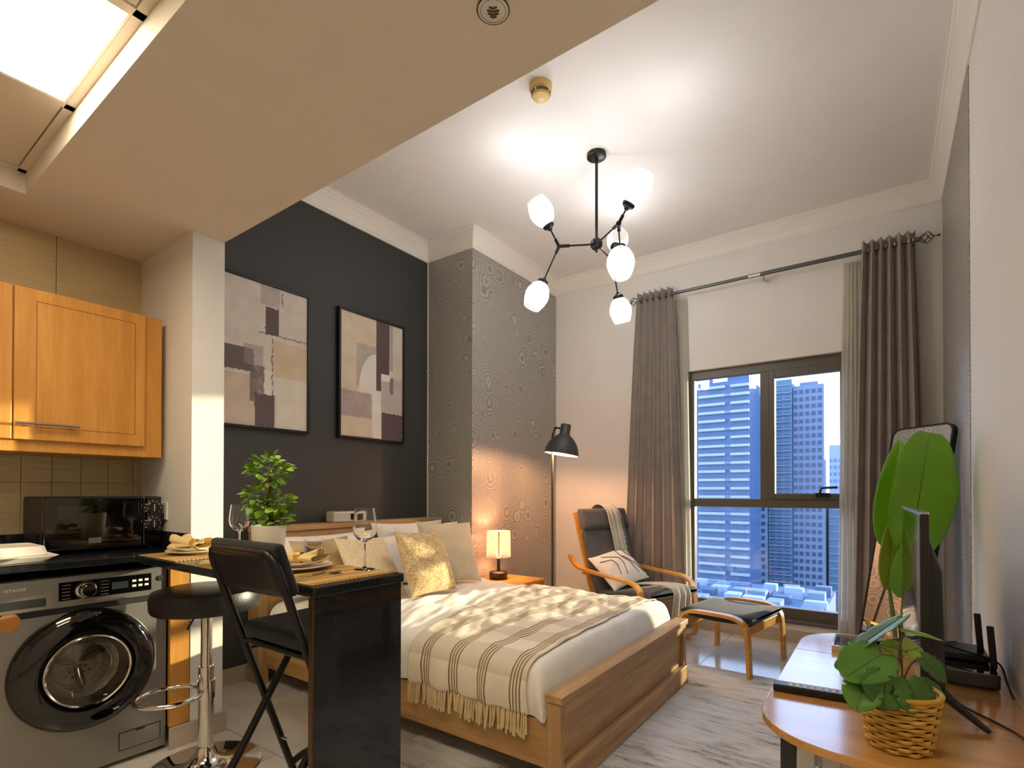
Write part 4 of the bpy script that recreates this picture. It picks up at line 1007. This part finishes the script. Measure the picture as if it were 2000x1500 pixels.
# router and set-top box
sb = thing('set_top_box', 'flat black set-top box against the wall on the table', 'box', (2.34, -.215, TZ))
MB().box(-.13, .11, -.07, .065, .004, .05).build('body', 'black_gloss', sb, bev=.004)
for sx in (-.11, .09):
    for sy in (-.05, .05): MB().cyl((sx, sy, 0), (sx, sy, .005), .01, seg=10).build('foot', 'black_plastic', sb)
ro = thing('router', 'black wireless router with two upright antennas behind the television', 'router', (2.40, -.215, TZ+.05))
MB().box(-.06, .10, -.06, .065, .001, .026).build('body', 'black_plastic', ro, bev=.005)
for y, x, dz in ((-.045, .0, 0.0), (-.065, -.10, -.02)):
    MB().box(x-.006, x+.006, y-.009, y+.009, .02+dz, .155+dz, Matrix.Translation((x, y, 0)) @ Matrix.Rotation(math.radians(-4), 4, 'X') @ Matrix.Translation((-x, -y, 0))).cyl((x, y, .012+dz), (x, y, .03+dz), .007).build('antenna', 'black_plastic', ro, bev=.002)
def cable(label, pts, r=.0028):
    o = MB().tube(smooth_path(pts, 8), r, 7).build('cable', 'black_plastic', None, True); tag(o, label, 'cable', 'cables on the table')
cable('black cable crossing the table towards the near end', [(2.10, -.13, TZ+.03), (2.0, -.17, TZ+.006), (1.9, -.235, TZ+.004), (1.8, -.28, TZ+.004), (1.6, -.29, TZ+.004)])
cable('black cable looped from the router down the wall side', [(2.42, -.13, TZ+.085), (2.36, -.20, TZ+.082), (2.28, -.285, TZ+.075), (2.22, -.30, TZ+.03), (2.15, -.305, TZ+.004)])
cable('black cable running from the television to the router', [(2.2, -.125, TZ+.12), (2.3, -.15, TZ+.10), (2.42, -.16, TZ+.085), (2.48, -.20, TZ+.082)])
# remote
rm = thing('remote_control', 'black remote control lying on the pine table', 'remote', (1.845, .18, TZ), math.radians(96))
MB().box(-.115, .115, -.024, .024, .001, .023).build('body', 'black_plastic', rm, bev=.004)
first = None
for i in range(9):
    for k in range(3):
        if first is None: first = MB().box(-.005, .005, -.0045, .0045, 0, .002).build('button', 'print_white', rm, loc=(-.085+i*.019, -.0135+k*.0135, .0228))
        else: link_copy(first, rm, (-.085+i*.019, -.0135+k*.0135, .0228))
tr_ = thing('glass_tray', 'dark glass tray with silver edges at the far table end', 'tray', (2.50, .115, TZ))
MB().box(-.10, .10, -.075, .06, .001, .018).build('base', 'black_gloss', tr_)
for a in ((-.10, .10, -.079, -.073), (-.10, .10, .058, .064), (-.104, -.098, -.079, .064), (.098, .104, -.079, .064)): MB().box(*a, .001, .024).build('edge', 'chrome', tr_)

# ------------------------------------------------------------------ monstera in basket
BC = Vector((1.60, -.02, TZ))
bkt = thing('monstera', 'small monstera plant in a woven yellow basket on the table', 'plant', BC)
nr = 13
for r in range(nr):
    z = .006+r*.0102; R0 = .061+.021*(r/nr)
    pts = [((R0+.0042*math.sin(9*t+PI*r))*math.cos(t), (R0+.0042*math.sin(9*t+PI*r))*math.sin(t), z) for t in [2*PI*k/80 for k in range(80)]]
    MB().tube(pts, .0047, 6, True).build('woven_strand', 'wicker', bkt, True)
for k in range(18):
    t = 2*PI*k/18; MB().tube([(.060*math.cos(t), .060*math.sin(t), 0), (.081*math.cos(t), .081*math.sin(t), .134)], .0022, 6).build('stake', 'bark', bkt, True)
MB().tube([(.084*math.cos(2*PI*k/40), .084*math.sin(2*PI*k/40), .138) for k in range(40)], .006, 8, True).build('rim', 'wicker', bkt, True)
MB().lathe([(0, .001), (.06, .001), (.077, .12), (0, .12)], 24).build('soil', 'soil', bkt)
VR = Vector((.582, -.813, 0)); VF = Vector((.813, .582, 0)); VU = Vector((0, 0, 1))
def loc3(dx, dz, df): return VR*dx+VU*dz+VF*df
def big_leaf(base, tip, width, nrm, mat, parent, notch=0, cup=.12, droop=.1, split=0, heart=.0, nu=22, nv=10, blunt=.75, pexp=.62):
    base = Vector(base); tip = Vector(tip); d = (tip-base); Ln = d.length; d.normalize(); nrm = Vector(nrm); nrm = (nrm-d*nrm.dot(d)).normalized(); s = nrm.cross(d)
    def fn(a, c):
        q = 2*c-1; prof_ = (math.sin(PI*min(1, (a*.97+.015)**blunt)))**pexp
        w = width/2*prof_
        if notch and abs(q) > .45:
            ph = (a*notch) % 1.0
            if .2 < a < .8 and ph < .16: w *= 1-.30*(abs(q)-.45)/.55*math.sin(PI*ph/.16)
        back = -heart*Ln*abs(q)**1.2*(1-a)**3
        wob = .02*width*math.sin(9*a+3*q)
        p = base+d*(a*Ln+back)+s*(w*q)+nrm*(cup*abs(w*q)*1.2-droop*Ln*a*a+wob*abs(q))
        return p
    o = MB().grid(fn, nu, nv).build('leaf', mat, parent, 70, thick=.0012)
    mid = [base+d*(t*Ln)+nrm*(-droop*Ln*t*t+.0015) for t in [k/10*.96 for k in range(11)]]
    MB().tube(mid, [max(.0006, Ln*.008*(1-t/11)) for t in range(11)], 6).build('midrib', 'stem_green', o, True)
    return o
for b0, t0, w, n, mt in (
    ((-.038, .033, .227), (-.137, .103, .186), .12, (-.67, -.11, .74), 'leaf_monstera'), ((.073, -.002, .294), (-.062, .118, .212), .075, (-.2, .47, .8), 'leaf_monstera'),
    ((-.097, .064, .173), (-.145, .081, .115), .083, (-.94, -.06, .29), 'leaf_monstera'), ((-.081, .024, .191), (-.12, .028, .122), .123, (-.73, -.53, .34), 'leaf_monstera'),
    ((-.051, -.017, .176), (-.069, -.042, .107), .11, (-.65, -.65, .34), 'leaf_monstera'), ((.031, -.047, .215), (.029, -.095, .169), .08, (-.38, -.76, .49), 'leaf_monstera'),
    ((.054, -.009, .222), (.045, .037, .231), .055, (-.45, -.32, .8), 'leaf_ficus'), ((.06, -.018, .219), (.107, -.05, .224), .068, (-.48, -.46, .69), 'leaf_ficus'),
    ((.043, -.012, .273), (.088, -.092, .256), .03, (-.11, -.2, .95), 'leaf_ficus'), ((.016, -.041, .143), (.086, -.087, .139), .055, (-.18, -.62, .6), 'leaf_monstera'),
    ((-.062, .05, .175), (-.002, -.016, .15), .078, (-.35, -.38, .8), 'leaf_monstera'), ((-.047, .097, .194), (-.057, .129, .183), .038, (-.92, .08, .29), 'leaf_monstera')):
    b0 = Vector(b0)
    big_leaf(b0, t0, w, n, mt, bkt, 5, .1, .05, heart=.16)
    st0 = Vector((random.uniform(-.02, .02), random.uniform(-.02, .02), .115))
    MB().tube(smooth_path([st0, (st0+b0)*.5+Vector((0, 0, .03)), b0], 5), .0022, 6).build('stem', 'stem_brown', bkt, True)
# ------------------------------------------------------------------ tall broad-leaved plant
BP = Vector((3.107, -.047, 0))
bp = thing('banana_leaf_plant', 'tall plant with broad bright green leaves behind the television', 'plant', BP)
MB().lathe([(0, 0), (.09, 0), (.10, .01), (.115, .30), (.108, .30), (.10, .27), (0, .27)], 36).build('pot', 'dark_grey', bp, True)
MB().lathe([(0, .265), (.10, .265)], 20).build('soil', 'soil', bp)
for b0, t0, w, n, mt, cu, dr_, bt_, pe in (
    ((.034, -.041, .907), (.103, -.112, 1.486), .337, (-.76, -.66, .09), 'leaf_banana', .14, -.02, .95, .36), ((.085, .058, .936), (.149, -.004, 1.466), .137, (-1, .02, .19), 'leaf_banana', .3, .05, .75, .62),
    ((.041, .031, 1.08), (-.022, .039, .736), .107, (-.87, -.5, .19), 'leaf_pale', .1, .05, 1.4, .55), ((-.024, -.013, .964), (-.06, -.011, .709), .127, (-.81, -.58, .19), 'leaf_banana', .05, .05, 1.6, .6), ((.087, -.067, 1.106), (.027, -.064, .721), .122, (-.64, -.83, .19), 'leaf_pale', .1, .05, 1.4, .55)):
    b0 = Vector(b0); low = b0 if b0.z < Vector(t0).z else Vector(t0)
    big_leaf(b0, t0, w, n, mt, bp, 0, cu, dr_, nu=30, nv=12, blunt=bt_, pexp=pe)
    MB().tube(smooth_path([(random.uniform(-.03, .03), random.uniform(-.03, .03), .26), (low.x*.4, low.y*.4, .52), low], 6), .006, 8).build('stem', 'stem_green', bp, True)
# ------------------------------------------------------------------ ceiling fittings
sd = thing('smoke_detector', 'yellowed round smoke detector on the high white ceiling', 'smoke detector', (2.375, 1.513, ZC))
MB().lathe([(0, 0), (.062, 0), (.062, -.018), (.056, -.03), (.050, -.034), (.050, -.052), (.044, -.062), (.02, -.068), (0, -.069)], 40).build('housing', 'cream_plastic', sd, True)
for z, r in ((-.041, .0512), (-.049, .0508)):
    for k in range(4): MB().tube([(r*math.cos(a), r*math.sin(a), z) for a in [k*PI/2+.12+t*(PI/2-.24)/10 for t in range(11)]], .0022, 5).build('slot', 'black_plastic', sd)
dt = thing('ceiling_vent', 'round ceiling fitting with dark ring on the kitchen soffit', 'ceiling fitting', (1.075, .832, ZS))
MB().lathe([(0, -.004), (.036, -.006), (.041, -.004), (.042, 0), (0, 0)], 40).build('disc', 'ledge_white', dt, True)
MB().tube([(.041*math.cos(2*PI*k/40), .041*math.sin(2*PI*k/40), -.003) for k in range(40)], .0022, 6, True).build('ring', 'stem_brown', dt, True)
MB().tube([(.033*math.cos(2*PI*k/40), .033*math.sin(2*PI*k/40), -.006) for k in range(40)], .0006, 5, True).build('inner_ring', 'stem_brown', dt)
for k, (off, ln) in enumerate(((-.012, .010), (-.003, .016), (.006, .014), (.014, .008))):
    c = VF*off*1.0; MB().tube([c-VR*ln+VU*-.0062, c+VF*.004+VU*-.0066, c+VR*ln+VU*-.0062], .0022, 6).build('slot', 'stem_brown', dt)

# ------------------------------------------------------------------ the city outside
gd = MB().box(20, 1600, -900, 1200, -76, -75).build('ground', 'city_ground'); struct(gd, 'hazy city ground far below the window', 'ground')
def tower(label, x0, x1, y0, y1, z1, mat, name='tower'):
    t = thing(name, label, 'building', ((x0+x1)/2, (y0+y1)/2, -75))
    MB().box(-(x1-x0)/2, (x1-x0)/2, -(y1-y0)/2, (y1-y0)/2, 0, z1+75).build('walls', mat, t)
    return t
def windows(t, x, ys, zs, w, h, mat='tower_window'):
    first = None; base_ = Vector(t.location)
    for y in ys:
        for z in zs:
            l = Vector((x, y, z))-base_
            if first is None:
                first = MB().box(-.25, .02, -w/2, w/2, -h/2, h/2).build('window', mat, t, loc=l)
            else: link_copy(first, t, l)
def slabs(t, x, spans, zs, h=1.0, out=1.6, mat='tower_white'):
    base_ = Vector(t.location)
    for (y0, y1, dx) in spans:
        first = None
        for z in zs:
            l = Vector((x-dx, (y0+y1)/2, z))-base_
            if first is None: first = MB().box(-out, .1, -(y1-y0)/2, (y1-y0)/2, -h/2, h/2).build('balcony', mat, t, loc=l)
            else: link_copy(first, t, l)
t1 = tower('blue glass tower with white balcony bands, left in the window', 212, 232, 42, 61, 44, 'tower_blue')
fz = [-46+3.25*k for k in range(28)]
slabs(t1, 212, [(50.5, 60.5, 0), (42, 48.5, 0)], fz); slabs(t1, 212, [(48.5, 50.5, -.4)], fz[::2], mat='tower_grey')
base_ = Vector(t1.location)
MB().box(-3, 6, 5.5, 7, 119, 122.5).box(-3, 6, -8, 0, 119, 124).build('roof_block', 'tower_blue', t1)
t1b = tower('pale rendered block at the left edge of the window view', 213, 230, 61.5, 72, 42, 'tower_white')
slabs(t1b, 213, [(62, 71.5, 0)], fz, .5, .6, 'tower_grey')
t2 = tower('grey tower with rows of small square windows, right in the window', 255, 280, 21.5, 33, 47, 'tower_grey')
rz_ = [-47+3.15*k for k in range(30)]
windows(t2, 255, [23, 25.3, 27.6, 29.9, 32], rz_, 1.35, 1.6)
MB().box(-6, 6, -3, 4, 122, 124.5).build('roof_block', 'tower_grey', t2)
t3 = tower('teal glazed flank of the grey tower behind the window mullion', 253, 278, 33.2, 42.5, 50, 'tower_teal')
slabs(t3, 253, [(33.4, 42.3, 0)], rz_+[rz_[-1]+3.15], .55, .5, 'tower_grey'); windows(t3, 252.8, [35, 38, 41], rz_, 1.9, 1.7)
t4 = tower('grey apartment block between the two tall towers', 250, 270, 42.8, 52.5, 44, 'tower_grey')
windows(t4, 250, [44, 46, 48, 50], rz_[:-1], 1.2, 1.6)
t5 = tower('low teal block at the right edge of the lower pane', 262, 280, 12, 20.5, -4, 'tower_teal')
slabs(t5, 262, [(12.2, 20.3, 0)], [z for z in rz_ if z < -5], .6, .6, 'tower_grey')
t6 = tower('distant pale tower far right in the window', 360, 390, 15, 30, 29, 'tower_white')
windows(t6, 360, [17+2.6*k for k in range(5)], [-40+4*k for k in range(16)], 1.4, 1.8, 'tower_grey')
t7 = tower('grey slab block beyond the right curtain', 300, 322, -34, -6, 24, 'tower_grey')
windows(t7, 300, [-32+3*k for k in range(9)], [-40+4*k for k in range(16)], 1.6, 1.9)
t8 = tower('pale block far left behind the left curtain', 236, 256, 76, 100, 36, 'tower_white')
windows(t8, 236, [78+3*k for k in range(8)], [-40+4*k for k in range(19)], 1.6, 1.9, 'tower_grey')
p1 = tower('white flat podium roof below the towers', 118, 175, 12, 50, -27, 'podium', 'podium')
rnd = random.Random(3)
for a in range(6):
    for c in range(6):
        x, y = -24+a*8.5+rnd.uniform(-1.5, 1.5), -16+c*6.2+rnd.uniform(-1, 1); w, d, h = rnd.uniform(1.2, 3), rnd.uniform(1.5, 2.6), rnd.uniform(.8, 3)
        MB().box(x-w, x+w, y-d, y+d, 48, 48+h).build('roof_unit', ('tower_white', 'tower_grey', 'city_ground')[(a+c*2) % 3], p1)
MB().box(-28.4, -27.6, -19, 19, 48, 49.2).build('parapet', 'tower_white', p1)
